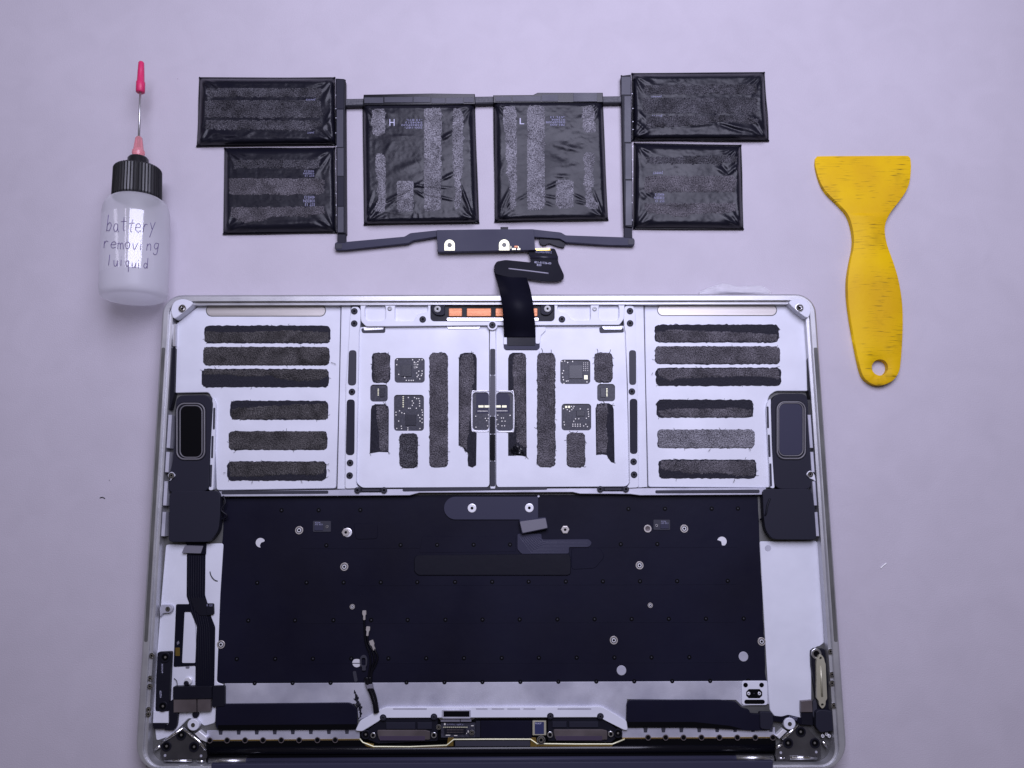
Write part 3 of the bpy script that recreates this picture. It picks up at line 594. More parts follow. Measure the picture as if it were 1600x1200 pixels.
# --- speakers
def speaker(body, box_, ring_, inner, panel_m, wire):
    s = slab('speaker', rpoly(body, 12, 6), 7.0, 11.6, 'blk_matte', LAP, bevel=0.35, seg=2)
    slab('rear_box', rpoly(box_, 8, 4), 7.0, 11.9, 'blk_matte', s, bevel=0.3, seg=2)
    x0, y0, x1, y1 = ring_; a0, b0, a1, b1 = inner; sk = (x0 - 1270) * 0 
    slab('surround', rrect(x0, y0, x1, y1, 14, 7), 11.5, 11.8, 'blk', s, bevel=0.1)
    def loop(ax0, ay0, ax1, ay1, z, r): q = rrect(ax0, ay0, ax1, ay1, r, 7); return [(p[0], p[1], z) for p in q] + [(q[0][0], q[0][1], z)]
    pts = [P(*p) for p in loop(x0 + 2.5, y0 + 2.5, x1 - 2.5, y1 - 2.5, 11.8, 12)]
    bm = bmesh.new(); tube_bm(bm, pts, 0.42, 8, cap=False); from_bm('surround_ring', bm, 'ring_grey', s, smooth=True)
    pts = [P(*p) for p in loop(a0 - 1.2, b0 - 1.2, a1 + 1.2, b1 + 1.2, 11.85, 10)]
    bm = bmesh.new(); tube_bm(bm, pts, 0.30, 8, cap=False); from_bm('surround_ring', bm, 'ring_grey', s, smooth=True)
    slab('membrane', rrect(a0, b0, a1, b1, 9, 6), 11.5, 12.0, panel_m, s, bevel=0.15, seg=2)  # right membrane is greyer: its lamp reflection is put into the colour
    tube('wire', wire, 0.5, 'blk', s)
    return s
speaker([(275, 618), (324, 617), (332, 627), (328, 700), (326.5, 768), (264, 770), (262.5, 752), (270, 722), (273, 680)],
        [(265, 768), (344, 767), (344, 806), (341, 830), (328, 847), (263, 847)], (274, 628, 322, 720), (282.5, 635, 314.5, 713.5), 'blk_deep',
        [(349, 775, 10), (352, 785, 10.8), (346, 797, 11.2), (355, 806, 10.5), (345, 812, 9.5)])
speaker([(1262, 615), (1214, 615), (1205, 627), (1207, 700), (1211, 764), (1268, 765), (1268, 740), (1265, 690)],
        [(1191.5, 764), (1268, 764), (1275, 800), (1277, 843.5), (1207, 843), (1196, 829), (1193.5, 806)], (1212, 625.5, 1260.5, 719), (1218, 631, 1253.5, 711), 'cover',
        [(1203, 779, 12), (1199, 790, 12.1), (1197, 802, 12.1), (1193, 808, 11.0), (1188, 812, 9)])
for sg, sl, rail in ((-1, ((334.8, 637, 334, 671), (332.2, 681, 331.2, 716), (330, 726, 328.8, 761)), [(332, 620), (337, 630), (335.5, 700), (333, 766), (326, 766), (331, 640)]),
                 (1, ((1199.3, 635, 1200.2, 669), (1201.4, 679, 1202.6, 714), (1203.7, 724, 1204.8, 760)), [(1199, 628), (1204.5, 622), (1207, 700), (1210.5, 763), (1204, 763), (1197, 640)])):
    ra = slab('speaker_rail', rpoly(rail, 3), 7, 10.6, 'alu', LAP, bevel=0.2)
    for (ax, ay, bx, by) in sl: slab('rail_slot', rpoly([(ax - 1.6, ay), (ax + 1.6, ay), (bx + 1.6, by), (bx - 1.6, by)], 1.6), 10.5, 10.68, 'gasket', ra, bevel=0)
for cx, cy, e in ((268, 743, -1), (1266, 741, 1)):
    lg = slab('screw_lug', rpoly([(cx - 7, cy), (cx, cy - 7), (cx + 7, cy), (cx + 9 * e, cy + 12), (cx + 4 * e, cy + 8), (cx, cy + 7)], 4, 4), 11.0, 12.3, 'alu', LAP, bevel=0.2)
    fit('screw', 'lug_screw', cx, cy, 12.5, 4.6, lg)

# --- keyboard backing sheet
kb = slab('keyboard_backing', [(350.5, 774.5)] + [(350.5 + 833 * t / 20, 774.5 - 2 * t / 20 + random.gauss(0, 0.15)) for t in range(1, 20)] + [(1183.5, 772)] + [(1183.5 + 13.5 * t / 24 + random.gauss(0, 0.5), 772 + 291 * t / 24) for t in range(1, 24)] + [(1197.5, 1063.5), (338.5, 1067.5)] + [(338.5 + 12 * t / 24 + random.gauss(0, 0.35), 1067.5 - 293 * t / 24) for t in range(1, 24)], 7.0, 7.3, 'sheet', LAP, bevel=0.08)
ZK = 7.3
rows = [(796, (440, 498, 563, 982, 1039, 1112, 1153)), (851, (510, 626, 683, 740, 797, 970, 1027)), (909, (402, 479, 537, 595, 652, 711, 769, 826, 884, 942, 1000, 1058, 1137)),
        (968, (388, 461, 521, 580, 637, 696, 754, 812, 871, 929, 987, 1045, 1103, 1162)), (1028, (370, 430, 489, 549, 607, 666, 725, 784, 842, 901, 960, 1018, 1077))]
for y, xs in rows:
    for x in xs: fit('rivet', 'rivet', x, y + (768 - x) * 0.004, ZK + 0.05, 3.4, LAP)
for i in range(15): fit('edge_rivet', 'rivet', 398 + 59.3 * i, 1067.5 - 0.005 * (59.3 * i), 7.32, 3.4, LAP)
for x, y, r in ((467.5, 828.5, 6.3), (538, 885.5, 6.3), (1069, 826, 6.2), (999.3, 883.3, 6.2), (959, 1000.3, 6.3), (345.3, 1007, 6.3), (1190, 1002.3, 6.3)):
    fit('standoff', 'standoff', x, y, ZK + 0.15, r, LAP)
fit('brass_standoff', 'brass', 1012, 826, ZK + 0.15, 6.0, LAP)
for x, y in ((540.5, 831.8), (883, 827.6)): fit('hex_standoff', 'hex', x, y, ZK + 0.3, 6.5, LAP)
fit('hex_standoff', 'washer', 543, 832, ZK + 0.1, 7, LAP)
for x, y in ((550.5, 948), (1016, 945.7)): fit('pin', 'standoff', x, y, ZK + 0.1, 4, LAP)
slab('bare_metal_spot', [(407 + 7.5 * math.cos(a), 848 + 7.5 * math.sin(a)) for a in [math.radians(x) for x in range(90, 345, 15)]] + [(413, 846), (408, 848), (406, 852)], ZK - 0.1, ZK + 0.06, 'alu_bright', LAP, bevel=0.02)
slab('bare_metal_spot', [(1128 + 7.5 * math.cos(a), 846 + 7.5 * math.sin(a)) for a in [math.radians(x) for x in range(-165, 75, 15)]] + [(1128, 852), (1127, 846), (1122, 844)], ZK - 0.1, ZK + 0.06, 'alu_bright', LAP, bevel=0.02)
slab('bare_metal_spot', rpoly([(p[0] + random.gauss(0, .4), p[1] + random.gauss(0, .4)) for p in circ(557, 1036, 6.6, 16)], 2), ZK - 0.1, ZK + 0.08, 'alu_bright', LAP, bevel=0.02)
for x, y in ((971, 1047.3), (1161.5, 1025.7)): fit('bare_metal_disc', 'disc', x, y, ZK + 0.05, 7.4, LAP)
slab('grey_scrape', rpoly([(551, 1049), (556, 1048), (559, 1064), (554, 1066)], 3), ZK - 0.1, ZK + 0.06, 'gasket', LAP, bevel=0.0)
for k, (x0, y0, x1, y1, e) in enumerate(((489, 814, 517, 831, 0), (1021, 812, 1047, 828, 1))):
    mc = slab('microphone_board', rrect(x0, y0, x1, y1, 1.5), ZK, ZK + 0.35, 'gasket', LAP, bevel=0.05)
    ax, bx = (x0 + 2, x1 - 12) if not e else (x0 + 11, x1 - 2)
    slab('microphone_can', rrect(ax, y0 + 7, bx, y1 - 2, 1), ZK + 0.3, ZK + 0.65, 'cover', mc, bevel=0.08)
    text('print', '8206\nAE 821', (ax + 1, y0 + 1.5, bx - 1, y0 + 6.5), flat(ZK + 0.35), 'print_dim', mc)
    hx = x1 - 6 if not e else x0 + 5
    fit('sound_port', 'silver_ring', hx, y0 + 9, ZK + 0.4, 2.2, mc)
# trackpad bracket and its ribbon
bk = slab('bracket_plate', [(841, 776), (841, 812)] + circ(711.5, 794, 18, 14, 90, 270), ZK, ZK + 0.7, 'cover', LAP, bevel=0.15)
for x, y in ((737.5, 794), (827, 793.6)): fit('washer', 'washer', x, y, ZK + 0.8, 6.8, bk)
slab('embossed_bar', rpoly([(651, 867), (889, 865), (892, 870), (892, 896), (888, 899), (653, 899), (647, 893), (647, 872)], 3), ZK, ZK + 0.75, 'sheet_bar', kb, bevel=0.3)
slab('embossed_bar', rpoly([(893, 856), (938, 856), (945, 870), (930, 888), (893, 890)], 5), ZK, ZK + 0.25, 'sheet', kb, bevel=0.2)
slab('embossed_bar', rpoly([(660, 838), (806, 838), (806, 862), (655, 864)], 3), ZK, ZK + 0.12, 'sheet', kb, bevel=0.1)
slab('embossed_bar', rpoly([(552, 818), (590, 818), (590, 842), (556, 843)], 5), ZK, ZK + 0.25, 'sheet', kb, bevel=0.2)
for yy in (856, 914, 973, 1036):
    slab('crease', [(380 + 90 * (yy % 3), yy), (1150, yy - 2), (1150, yy - 0.6), (380 + 90 * (yy % 3), yy + 1.4)], ZK, ZK + 0.10, 'sheet', kb, bevel=0.04)
rb = slab('trackpad_ribbon', rpoly([(808.5, 834), (846, 834), (846.5, 843), (920, 842.5), (925, 848), (921, 854.5), (889, 854.5), (889, 865), (815, 865.5), (808.5, 858)], 3), ZK + 0.4, ZK + 0.6, 'cover', LAP, bevel=0.05)
for i in range(9):
    a = 811 + i * 3.7
    tube('trace', [(a, 838, ZK + 0.6), (a + 8, 846 + (8 - i) * 0.3, ZK + 0.6), (a + 19, 863.2 - i * 2.2, ZK + 0.6), (887 if i < 4 else 918, 863.2 - i * 2.2, ZK + 0.6)], 0.09, 'flex_line', rb, seg=4, smooth=False)
blk = slab('ribbon_connector', rpoly([(811, 812), (853, 808), (856.5, 826), (815.5, 834.5)], 2), ZK + 0.6, ZK + 3.2, 'cover', LAP, bevel=0.3)
slab('grey_foam', rpoly([(812, 815), (852.5, 809.5), (855.5, 825), (816.5, 833)], 2), ZK + 3.2, ZK + 3.5, 'grey_tape', blk, bevel=0.15)
fit('chip_of_metal', 'disc', 841.5, 775.5, ZK + 0.8, 1.6, LAP)

# --- lower left: floor, flex, port board
slab('side_floor', rpoly([(259, 851), (349, 849), (344, 930), (338.5, 1066), (350, 1070), (350, 1098), (340, 1098), (336, 1130), (318, 1135), (312, 1128), (295, 1122), (268, 1150), (244, 1158), (240, 1115), (246, 1018), (252, 940)], 4), 6.9, 7.6, 'alu', LAP, bevel=0.3)
slab('side_floor', rpoly([(1187, 846), (1274, 845), (1281, 850), (1288, 1005), (1277, 1011), (1268, 1014), (1268, 1094), (1254, 1132), (1236, 1124), (1214, 1124), (1203, 1110), (1199.5, 1063)], 3), 6.9, 7.6, 'alu', LAP, bevel=0.3)
slab('palm_floor', [(351, 1068), (1199, 1064), (1204, 1100), (1160, 1104), (1150, 1094), (980, 1093), (978, 1126), (937, 1104), (602, 1105), (560, 1126), (558, 1100), (351, 1101)], 6.9, 7.45, 'alu_dull', LAP, bevel=0.2)
ff = slab('flat_cable', rpoly([(292, 864), (321, 850), (320, 930), (325, 946), (329, 962), (336, 980), (334.5, 1073), (305, 1073), (305.5, 1040), (271, 1042), (275, 944), (296, 944), (291.5, 932)], 2.5), 7.6, 8.0, 'flex', LAP, holes=[rpoly([(288, 956), (298, 956), (307.5, 979), (305, 1036), (284, 1036)], 2), ], bevel=0.08)
for i in range(7): tube('trace', [(295.5 + 3.6 * i, 868, 8.0), (295 + 3.6 * i, 930, 8.0), (306 + 3.6 * i * 0.95, 980, 8.0), (307.5 + 3.6 * i, 1070, 8.0)], 0.06, 'gasket', ff, seg=4, smooth=False)
slab('grey_tab', rpoly([(289, 852), (317.5, 853), (313.5, 864.8), (284, 864)], 1), 9.0, 9.4, 'grey_tape', ff, bevel=0.1)
slab('tab_base', rpoly([(289, 847), (322, 847), (321, 866), (300, 866)], 1), 8.0, 8.9, 'flex', ff, bevel=0.1)
slab('fold', rpoly([(297, 934), (319, 934), (326, 948), (329, 962), (312, 962), (303, 952)], 2), 8.0, 8.4, 'blk', ff, bevel=0.1)
slab('cable_connector', rpoly([(322, 943), (333.5, 943), (334, 960), (323, 962)], 2), 7.8, 9.0, 'blk', ff, bevel=0.15)
text('print', 'R 120', (323, 944, 332, 947.5), flat(9.0), 'print_dim', ff)
slab('gold_pad', rrect(274, 1012, 281, 1025, 1), 8.0, 8.15, 'gold', ff, bevel=0.03)
slab('silver_mark', rrect(290, 1041, 296, 1044, 1.4), 8.0, 8.1, 'grey_tape', ff, bevel=0.02)
slab('silver_mark', rpoly([(276, 1004), (279, 1001), (280.5, 1005), (277, 1008)], 1), 8.0, 8.1, 'grey_tape', ff, bevel=0.02)
lg = slab('screw_lug', rpoly([(252, 945), (268, 945), (271, 952), (266, 958), (254, 958), (250, 966), (249, 950)], 4, 4), 7.6, 9.4, 'alu_dull', LAP, bevel=0.2)
fit('screw', 'lug_screw', 262.3, 951.5, 9.6, 3.8, lg)
pb = slab('port_board', rpoly([(246, 1019), (268, 1018), (265, 1080), (263.5, 1111), (242.5, 1111), (244, 1060)], 3), 7.0, 9.8, 'blk', LAP, bevel=0.2)
for x, y, r in ((258, 1027, 7.8), (254.2, 1103.5, 7.8)): fit('bushing', 'bush', x, y, 10.1, r, pb)
text('print', 'Y-1 8023', (252, 1037, 254.6, 1052), flat(9.85), 'print_white', pb)
text('print', 'M2-4', (249.5, 1079, 252.5, 1090), flat(9.85), 'print_white', pb)
cb = slab('connector_block', rpoly([(270, 1073), (330, 1072), (330.5, 1092), (270, 1093)], 2), 7.6, 10.6, 'blk', LAP, bevel=0.25)
slab('brown_shield', [(271, 1092.8), (306.5, 1092.5), (306.5, 1112.8), (271, 1113.5)], 7.6, 10.0, 'brown', cb, bevel=0.15)
slab('brown_shield', [(308.3, 1092.5), (329, 1092.5), (329, 1111), (308.3, 1112.6)], 7.6, 10.0, 'brown', cb, bevel=0.15)
slab('black_tail', rpoly([(332, 1072), (351, 1071.5), (351, 1104), (331, 1105)], 2.5), 7.6, 9.4, 'blk', cb, bevel=0.2)
slab('post', circ(305, 1117, 5, 14), 7.0, 9.0, 'blk', cb, bevel=0.15)
slab('hook_bracket', rpoly([(264, 1097), (271, 1092), (270.5, 1114), (278, 1114), (276, 1134), (272, 1141.5), (256, 1141), (258, 1136), (264, 1130)], 3), 7.0, 9.6, 'blk', LAP, bevel=0.2)
slab('end_block', [(239.5, 1111.5), (263, 1111.5), (263, 1130), (238.5, 1130)], 7.0, 9.2, 'alu', LAP, bevel=0.2)
slab('foot_block', rpoly([(238, 1130), (258, 1130), (258, 1139), (240, 1139.5)], 2), 7.0, 9.9, 'blk', LAP, bevel=0.2)
tube('thin_wire', [(272, 1060, 8), (276, 1064, 8.6), (277, 1072, 9)], 0.16, 'blk', LAP)
slab('screw_lug', circ(294, 1064, 6, 16), 7.4, 8.8, 'alu_bright', LAP, bevel=0.4, seg=2)
slab('screw_lug', circ(290.5, 1068, 4, 14), 7.4, 9.4, 'blk', LAP, bevel=0.3, seg=2)

# --- hinges
def hinge(pts, holes, dots, pins, boss, shard, arms, z=9.0):
    h = slab('hinge', rpoly(pts, 4, 3), 6.5, z, 'hinge_grey', LAP, bevel=0.25)
    for x, y in holes: fit('bushing', 'bush', x, y, z + 0.25, 7.8, h)
    for x, y in dots: fit('pin', 'disc', x, y, z + 0.12, 2.0, h)
    for (x0, y0, x1, y1) in pins: tube('hinge_pin', [(x0, (y0 + y1) / 2, z), (x1, (y0 + y1) / 2, z)], (y1 - y0) / 2 * 0.33, 'chrome', h, seg=12)
    if boss:
        b = slab('boss', circ(boss[0], boss[1], 9.2, 22), 6.5, z + 1.2, 'alu', h, bevel=0.25)
        fit('pin', 'lug_screw', boss[0], boss[1], z + 1.3, 3.2, b)
    slab('bright_block', shard, 6.5, z + 0.8, 'alu_bright', h, bevel=0.3)
    for a in arms: tube('arm', [(x, y, z + 0.3) for x, y in a], 0.75, 'chrome', h, smooth=False)
mat('hinge_grey', (0.06, 0.058, 0.064), 0.40, 0.6, col2=(0.11, 0.107, 0.112), cscale=70, rvar=0.08)
hinge([(288, 1137), (311, 1158), (322.5, 1172), (323, 1186), (250, 1187), (251, 1172), (253, 1160)], ((283, 1148.5), (260, 1166), (303, 1167)), ((258, 1180.3), (314.2, 1181)), ((257, 1186.5, 300, 1190.5), (308, 1187.5, 319.5, 1191)), (301.7, 1132.7), [(304, 1147), (311, 1142), (323, 1152), (322, 1160), (313, 1156)], (((286, 1138), (311, 1158), (322, 1172)), ((252, 1161), (287, 1137)), ((241, 1172), (251, 1165))))
hinge([(1247, 1134), (1262, 1138), (1282, 1160), (1283, 1187), (1212, 1188), (1212, 1170), (1222, 1160)], ((1251.3, 1143.5), (1231.5, 1161), (1273.3, 1161)), ((1220, 1176), (1275.3, 1175)), ((1234, 1181, 1276, 1187), (1216, 1183, 1226, 1186)), (1234, 1131), [(1212.5, 1150), (1224, 1139), (1230, 1143), (1218, 1155)], (((1247, 1133), (1222, 1155)), ((1212, 1168), (1222, 1163)), ((1285, 1158), (1293, 1168))), z=9.0)
# barrel and its rows
slab('barrel_trough', [(322, 1158), (1212, 1154), (1213, 1194), (322, 1197)], 6.0, 7.2, 'blk_deep', LAP, bevel=0)
bar = tube('hinge_barrel', [(326, 1172.5, 5.9), (560, 1171.5, 5.9), (980, 1169.5, 5.9), (1208, 1168.5, 5.9)], 2.4, 'blk_gloss', LAP, seg=24, smooth=False)
tube('hinge_barrel', [(326, 1189.2, 8.4), (1208, 1184.5, 8.4)], 1.3, 'cover', LAP, seg=20, smooth=False)
tube('barrel_sleeve', [(327, 1189.6, 8.6), (385, 1189.4, 8.6)], 1.65, 'steel', LAP, seg=20, smooth=False)
tube('barrel_sleeve', [(1150, 1185, 8.6), (1208, 1184.6, 8.6)], 1.65, 'steel', LAP, seg=20, smooth=False)
slab('gap_shade_bar', [(330, 1194), (1208, 1189.5), (1208, 1207), (330, 1210)], 11.5, 14.12, 'cover', LAP, bevel=0.3)  # dark bar added in place of the shaded gap between barrel and lid
def vent_row(x0, y0, x1, y1, hx, hy, nx0, step):
    st = slab('vent_rail', [(x0, y0 + 1), (x1, y1 + 1), (x1, y1 + 18), (x0, y0 + 18)], 6.6, 7.6, 'alu_dull', LAP, bevel=0.15)
    n = int((x1 - x0) / step)
    for k in range(n):
        a = x0 + nx0 + k * step; yy = y0 + (y1 - y0) * k / max(n, 1)
        slab('vent_slot', [(a, yy - 2), (a + step * 0.26, yy - 2), (a + step * 0.22, yy + 7.5), (a + step * 0.04, yy + 7.5)], 7.5, 7.72, 'gasket', st, bevel=0.05)
    slab('gold_edge', [(x0, y0 + 15.5), (x1, y1 + 15.5), (x1, y1 + 17.5), (x0, y0 + 17.5)], 7.5, 7.75, 'gold', st, bevel=0.03)
    for x, y in hx: fit('vent_hole', 'hole', x, y, 7.85, 4.6, st)
vent_row(323, 1140.5, 562, 1139, [(x, 1156.7 - 0.003 * (x - 330)) for x in (328, 355, 383, 411, 439.5, 467.5, 496, 523.8)], 0, 18, 28.2)
vent_row(972, 1137, 1211, 1136, [(x, 1152.3) for x in (1012.6, 1040, 1068, 1096, 1124, 1152, 1180, 1207.5)], 0, 33, 28)
# long black antenna boxes
ab = slab('vent_duct', rpoly([(337, 1100.5), (548, 1098.5), (558, 1108), (557.5, 1140), (340, 1141), (336, 1134)], 6, 4), 6.9, 9.0, 'sheet', LAP, bevel=0.3)
slab('duct_lip', [(340, 1133), (556.5, 1131.5), (557, 1139), (341, 1140)], 8.9, 9.1, 'blk_deep', ab, bevel=0)
ab = slab('vent_duct', rpoly([(979, 1099), (985, 1094), (1126, 1094), (1151, 1097), (1160, 1107), (1171, 1109), (1172, 1115), (1186.5, 1116), (1187, 1112.5), (1207.5, 1113), (1209, 1130), (1203, 1141.5), (1172, 1141.5), (1142, 1139.5), (1080, 1136), (980, 1136)], 4, 3), 6.9, 9.0, 'sheet', LAP, bevel=0.3)
slab('duct_lip', [(980, 1128), (1084, 1128), (1140, 1134), (1160, 1139), (1142, 1139), (1080, 1135.6), (981, 1135.6)], 8.9, 9.1, 'blk_deep', ab, bevel=0)
slab('rubber_plug', rpoly([(1187, 1112), (1207.5, 1113), (1209, 1130), (1203, 1141), (1188, 1139)], 4), 8.8, 9.9, 'blk_matte', ab, bevel=0.3)
# port plate
pp = slab('sensor_plate', rrect(1159, 1064, 1199.5, 1102, 4), 7.0, 8.2, 'alu', LAP, bevel=0.2)
for x in (1165, 1190): slab('hole', circ(x, 1070.4, 3.7, 18), 8.1, 8.26, 'blk_deep', pp, bevel=0)
oc = slab('octagon_socket', [(1170, 1076.7), (1187, 1076.7), (1191, 1081), (1191, 1087), (1187, 1091), (1170, 1091), (1166, 1087), (1166, 1081)], 8.1, 8.3, 'blk_deep', pp, bevel=0.03)
for x in (1169.8, 1186.5): fit('contact', 'washer', x, 1083.5, 8.4, 2.5, pp)
fit('contact', 'rivet', 1178, 1083.5, 8.35, 2.3, pp)
slab('slot', rrect(1163, 1093.2, 1195, 1100, 3.2), 8.1, 8.26, 'blk_deep', pp, bevel=0)
# cable on the right and the pale connector
cb = slab('antenna_cable', rpoly([(1205, 1118), (1222, 1120), (1232, 1117), (1253, 1122), (1268, 1118), (1268, 1134), (1252, 1133), (1240, 1125), (1224, 1129), (1206, 1127)], 3), 8.4, 9.0, 'flex', LAP, bevel=0.12)
text('print', 'P Y0060\nR 02011', (1233, 1119.5, 1246, 1125), flat(9.0), 'print_dim', cb, ang=0.12)
slab('side_port_body', rpoly([(1267.5, 1016), (1289, 1014), (1293, 1060), (1295, 1110), (1278, 1110), (1274, 1080), (1268, 1040)], 3), 7.0, 9.6, 'blk', LAP, bevel=0.2)
fit('port_ring', 'silver_ring', 1275.5, 1021.5, 9.8, 8.0, LAP)
pc = slab('pale_connector', rpoly([(1275.5, 1036), (1277, 1028), (1282, 1021.5), (1287, 1027), (1289, 1035), (1290, 1037), (1292.5, 1092), (1290, 1095), (1290, 1102), (1285, 1108), (1280, 1102), (1279.5, 1095), (1276.5, 1092)], 3, 3), 9.6, 11.2, 'connector_plate', LAP, bevel=0.3, seg=2, holes=[circ(1282.2, 1028.3, 2.2, 12), circ(1285, 1101.2, 2.2, 12)])
tube('pressed_groove', [(1282.3, 1041, 11.2), (1284.5, 1088, 11.2)], 0.55, 'connector_plate', pc)
bb = slab('brown_block', [(1252, 1096), (1269, 1094.5), (1270, 1113), (1252, 1113)], 7.4, 10.0, 'brown', LAP, bevel=0.2)
slab('brown_block_front', [(1252, 1113.4), (1270, 1113.4), (1270.5, 1134), (1253, 1132)], 7.4, 9.3, 'blk', bb, bevel=0.2)
jk = slab('jack_block', rpoly([(1275, 1112), (1281, 1109), (1303, 1111), (1304.5, 1142), (1282, 1145), (1275, 1136)], 3), 7.0, 11.6, 'blk_matte', LAP, bevel=0.35, seg=2)
tube('jack_clip', [(1302, 1111.5, 10.2), (1306.5, 1113, 10.2), (1308, 1140, 10.2), (1304, 1143, 10.2)], 0.35, 'alu', jk, smooth=False)
slab('rubber_gasket', rpoly([(1270, 1098), (1276, 1092), (1277, 1112), (1276, 1130), (1270, 1118)], 3), 7.2, 9.2, 'gasket', LAP, bevel=0.2)
for x, y in ((1285.5, 1150), (1291.5, 1147), (1295.5, 1150)): fit('contact', 'washer', x, y, 9.4, 2.6, jk)
# shiny rim screws, left and right
for x, y in ((1297.5, 1018), (1300, 1054), (1300, 1067.5), (1302.8, 1102.5), (237, 1024.5), (234.5, 1060), (234.3, 1072.5), (232, 1109), (232, 1116)):
    fit('rim_screw', 'lug_screw', x, y, 12.7, 4.6, LAP)
# --- middle bracket above the barrel
brk = slab('hinge_bracket', rpoly([(555, 1142), (562, 1127), (594, 1108.5), (602, 1105.5), (937, 1104), (944, 1106), (979, 1126.5), (981, 1141), (975, 1141), (944, 1124.5), (938, 1121), (600, 1122), (594, 1125), (566, 1143)], 3), 7.0, 9.4, 'alu', LAP, bevel=0.25)
for x0, x1 in ((614, 667), (743.5, 762), (768, 788), (792.5, 813), (817.5, 837), (871, 924)):
    slab('bracket_slot', rrect(x0, 1106.5, x1, 1109, 1.2), 9.35, 9.45, 'alu_dull', brk, bevel=0)
slab('connector_port', rpoly([(690.5, 1109), (735.5, 1109), (735.5, 1123), (690.5, 1123)], 2), 9.3, 10.0, 'alu_dull', brk, bevel=0.15)
slab('port_mouth', [(693, 1111), (733.5, 1111), (733.5, 1120), (693, 1120)], 9.95, 10.06, 'blk_deep', brk, bevel=0)
slab('grey_tab', rpoly([(688.5, 1123), (718, 1123), (719, 1128), (688.5, 1128)], 1), 8.2, 8.9, 'grey_tape', brk, bevel=0.1)
slab('grey_tab', rpoly([(719.6, 1123), (736.5, 1123), (736.5, 1128), (719.6, 1128)], 1), 8.2, 8.9, 'grey_tape', brk, bevel=0.1)
tr_ = slab('display_trough', [(562, 1143), (594, 1124), (940, 1122), (975, 1142), (976, 1156), (958, 1164), (836, 1163), (829, 1157), (709, 1158), (700, 1166), (584, 1169), (563, 1160)], 6.6, 7.2, 'blk_deep', LAP, bevel=0)
slab('display_board', rrect(751, 1126.5, 831, 1153.5, 1), 7.2, 8.4, 'sheet', LAP, bevel=0.15)
slab('display_board_edge', [(743.5, 1127), (750.5, 1127), (750.5, 1152.5), (743.5, 1152.5)], 7.2, 8.3, 'blk_matte', LAP, bevel=0.1)
slab('lower_strip', [(711, 1157), (828, 1156.5), (829, 1166), (711, 1166.5)], 6.8, 7.6, 'gasket', LAP, bevel=0.15)
lb = slab('label_frame', rrect(832, 1126.5, 853.5, 1149, 1), 7.2, 8.6, 'connector_plate', LAP, bevel=0.15)
slab('blue_label', rrect(835.5, 1128, 850, 1147, 1), 8.55, 8.68, 'label_blue', lb, bevel=0) if mat('label_blue', (0.03, 0.035, 0.10), 0.4) else None
text('print', 'RL063P', (836.5, 1129, 846, 1131.5), flat(8.68), 'print_white', lb)
cn = slab('connector_strip', [(689, 1129.5), (743, 1129.5), (743, 1152.5), (689, 1152.5)], 7.2, 7.9, 'pcb', LAP, bevel=0.05)
slab('socket', rrect(694.5, 1137.5, 728, 1147, 1), 7.9, 8.5, 'blk', cn, bevel=0.1)
bits('gold_pads', [(693.5 + 3.0 * i, 1136.3, 1.1, 0.5) for i in range(13)], 7.9, 'pale_gold', cn, 0.2)
bits('contacts', [(699 + 2.2 * i, 1140.3, 0.6, 0.9) for i in range(12)] + [(699 + 2.2 * i, 1144.2, 0.6, 0.7) for i in range(12)], 8.5, 'brown', cn, 0.1)
bits('solder_pads', [(695, 1131.5, 1.2, 1.4), (738, 1134, 2.0, 0.6), (731.5, 1143, 0.6, 1.6), (729, 1146, 0.5, 0.9), (700, 1148.8, 3.5, 0.6), (712, 1149.3, 2.5, 0.5)], 7.9, 'pad', cn)
text('print', '(+5S)  ag8 y', (699, 1131, 724, 1133.2), flat(7.92), 'print_dim', cn)
for x, y in ((685.5, 1136), (737.3, 1144.5), (690, 1120.5), (738, 1119.5)): fit('screw', 'lug_screw', x, y, 8.9, 4.0, LAP)
fit('screw', 'lug_screw', 845.5, 1156.3, 8.6, 6.6, LAP)
def drive(bx, yb, blocks, plate, rings_, lugs):
    h = slab('hinge_clutch', rpoly(bx, 3), 7.2, 8.3, 'blk', LAP, bevel=0.2)
    for x, y in lugs:
        slab('lug', circ(x, y, 5.4, 16), 8.0, 9.6, 'blk_matte', h, bevel=0.2); fit('screw', 'screw', x, y, 9.8, 3.4, h)
    for (x0, y0, x1, y1) in blocks: slab('dark_block', [(x0, y0), (x1, y0), (x1, y1), (x0, y1)], 8.2, 9.0, 'blk_matte', h, bevel=0.2)
    x0, y0, x1, y1 = plate
    pl = slab('brown_plate', rpoly([(x0, y0), (x1 - 8, y0), (x1, y0 + 2), (x1, y1), (x0 + 3, y1), (x0, y0 + 6)], 2), 7.4, 9.2, 'brown', h, bevel=0.25)
    slab('plate_edge_strip', [(x0 + 3, y1 - 6), (x1 - 8, y1 - 6), (x1 - 8, y1 + 1), (x0 + 4, y1 + 1)], 9.1, 9.3, 'violet_tape', h, bevel=0.05)  # violet strip along the lower edge of the plate
    for x, y, r in rings_: fit('ring', 'silver_ring' if r < 6 else 'bush', x, y, 9.2, r, h)
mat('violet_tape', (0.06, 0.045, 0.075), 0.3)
drive([(595, 1122), (684, 1121), (684, 1158), (590, 1162), (566, 1152), (572, 1144)], 0, ((603, 1129, 649, 1139.5), (652, 1129, 675, 1139.5)), (589.5, 1141, 672, 1156), ((571.4, 1147.7, 6.8), (583, 1149, 4.2), (678, 1148.7, 4.4)), ((598.5, 1121.5), (678, 1120.3)))
drive([(856, 1120), (940, 1120), (962, 1138), (970, 1148), (955, 1160), (856, 1158)], 0, ((863, 1127.6, 885.5, 1137), (889, 1127.6, 935, 1137)), (865, 1140, 949, 1156), ((859.4, 1148, 4.6), (954.4, 1147, 4.4), (965.7, 1145.7, 6.8)), ((860, 1119.2), (938.2, 1119.5)))
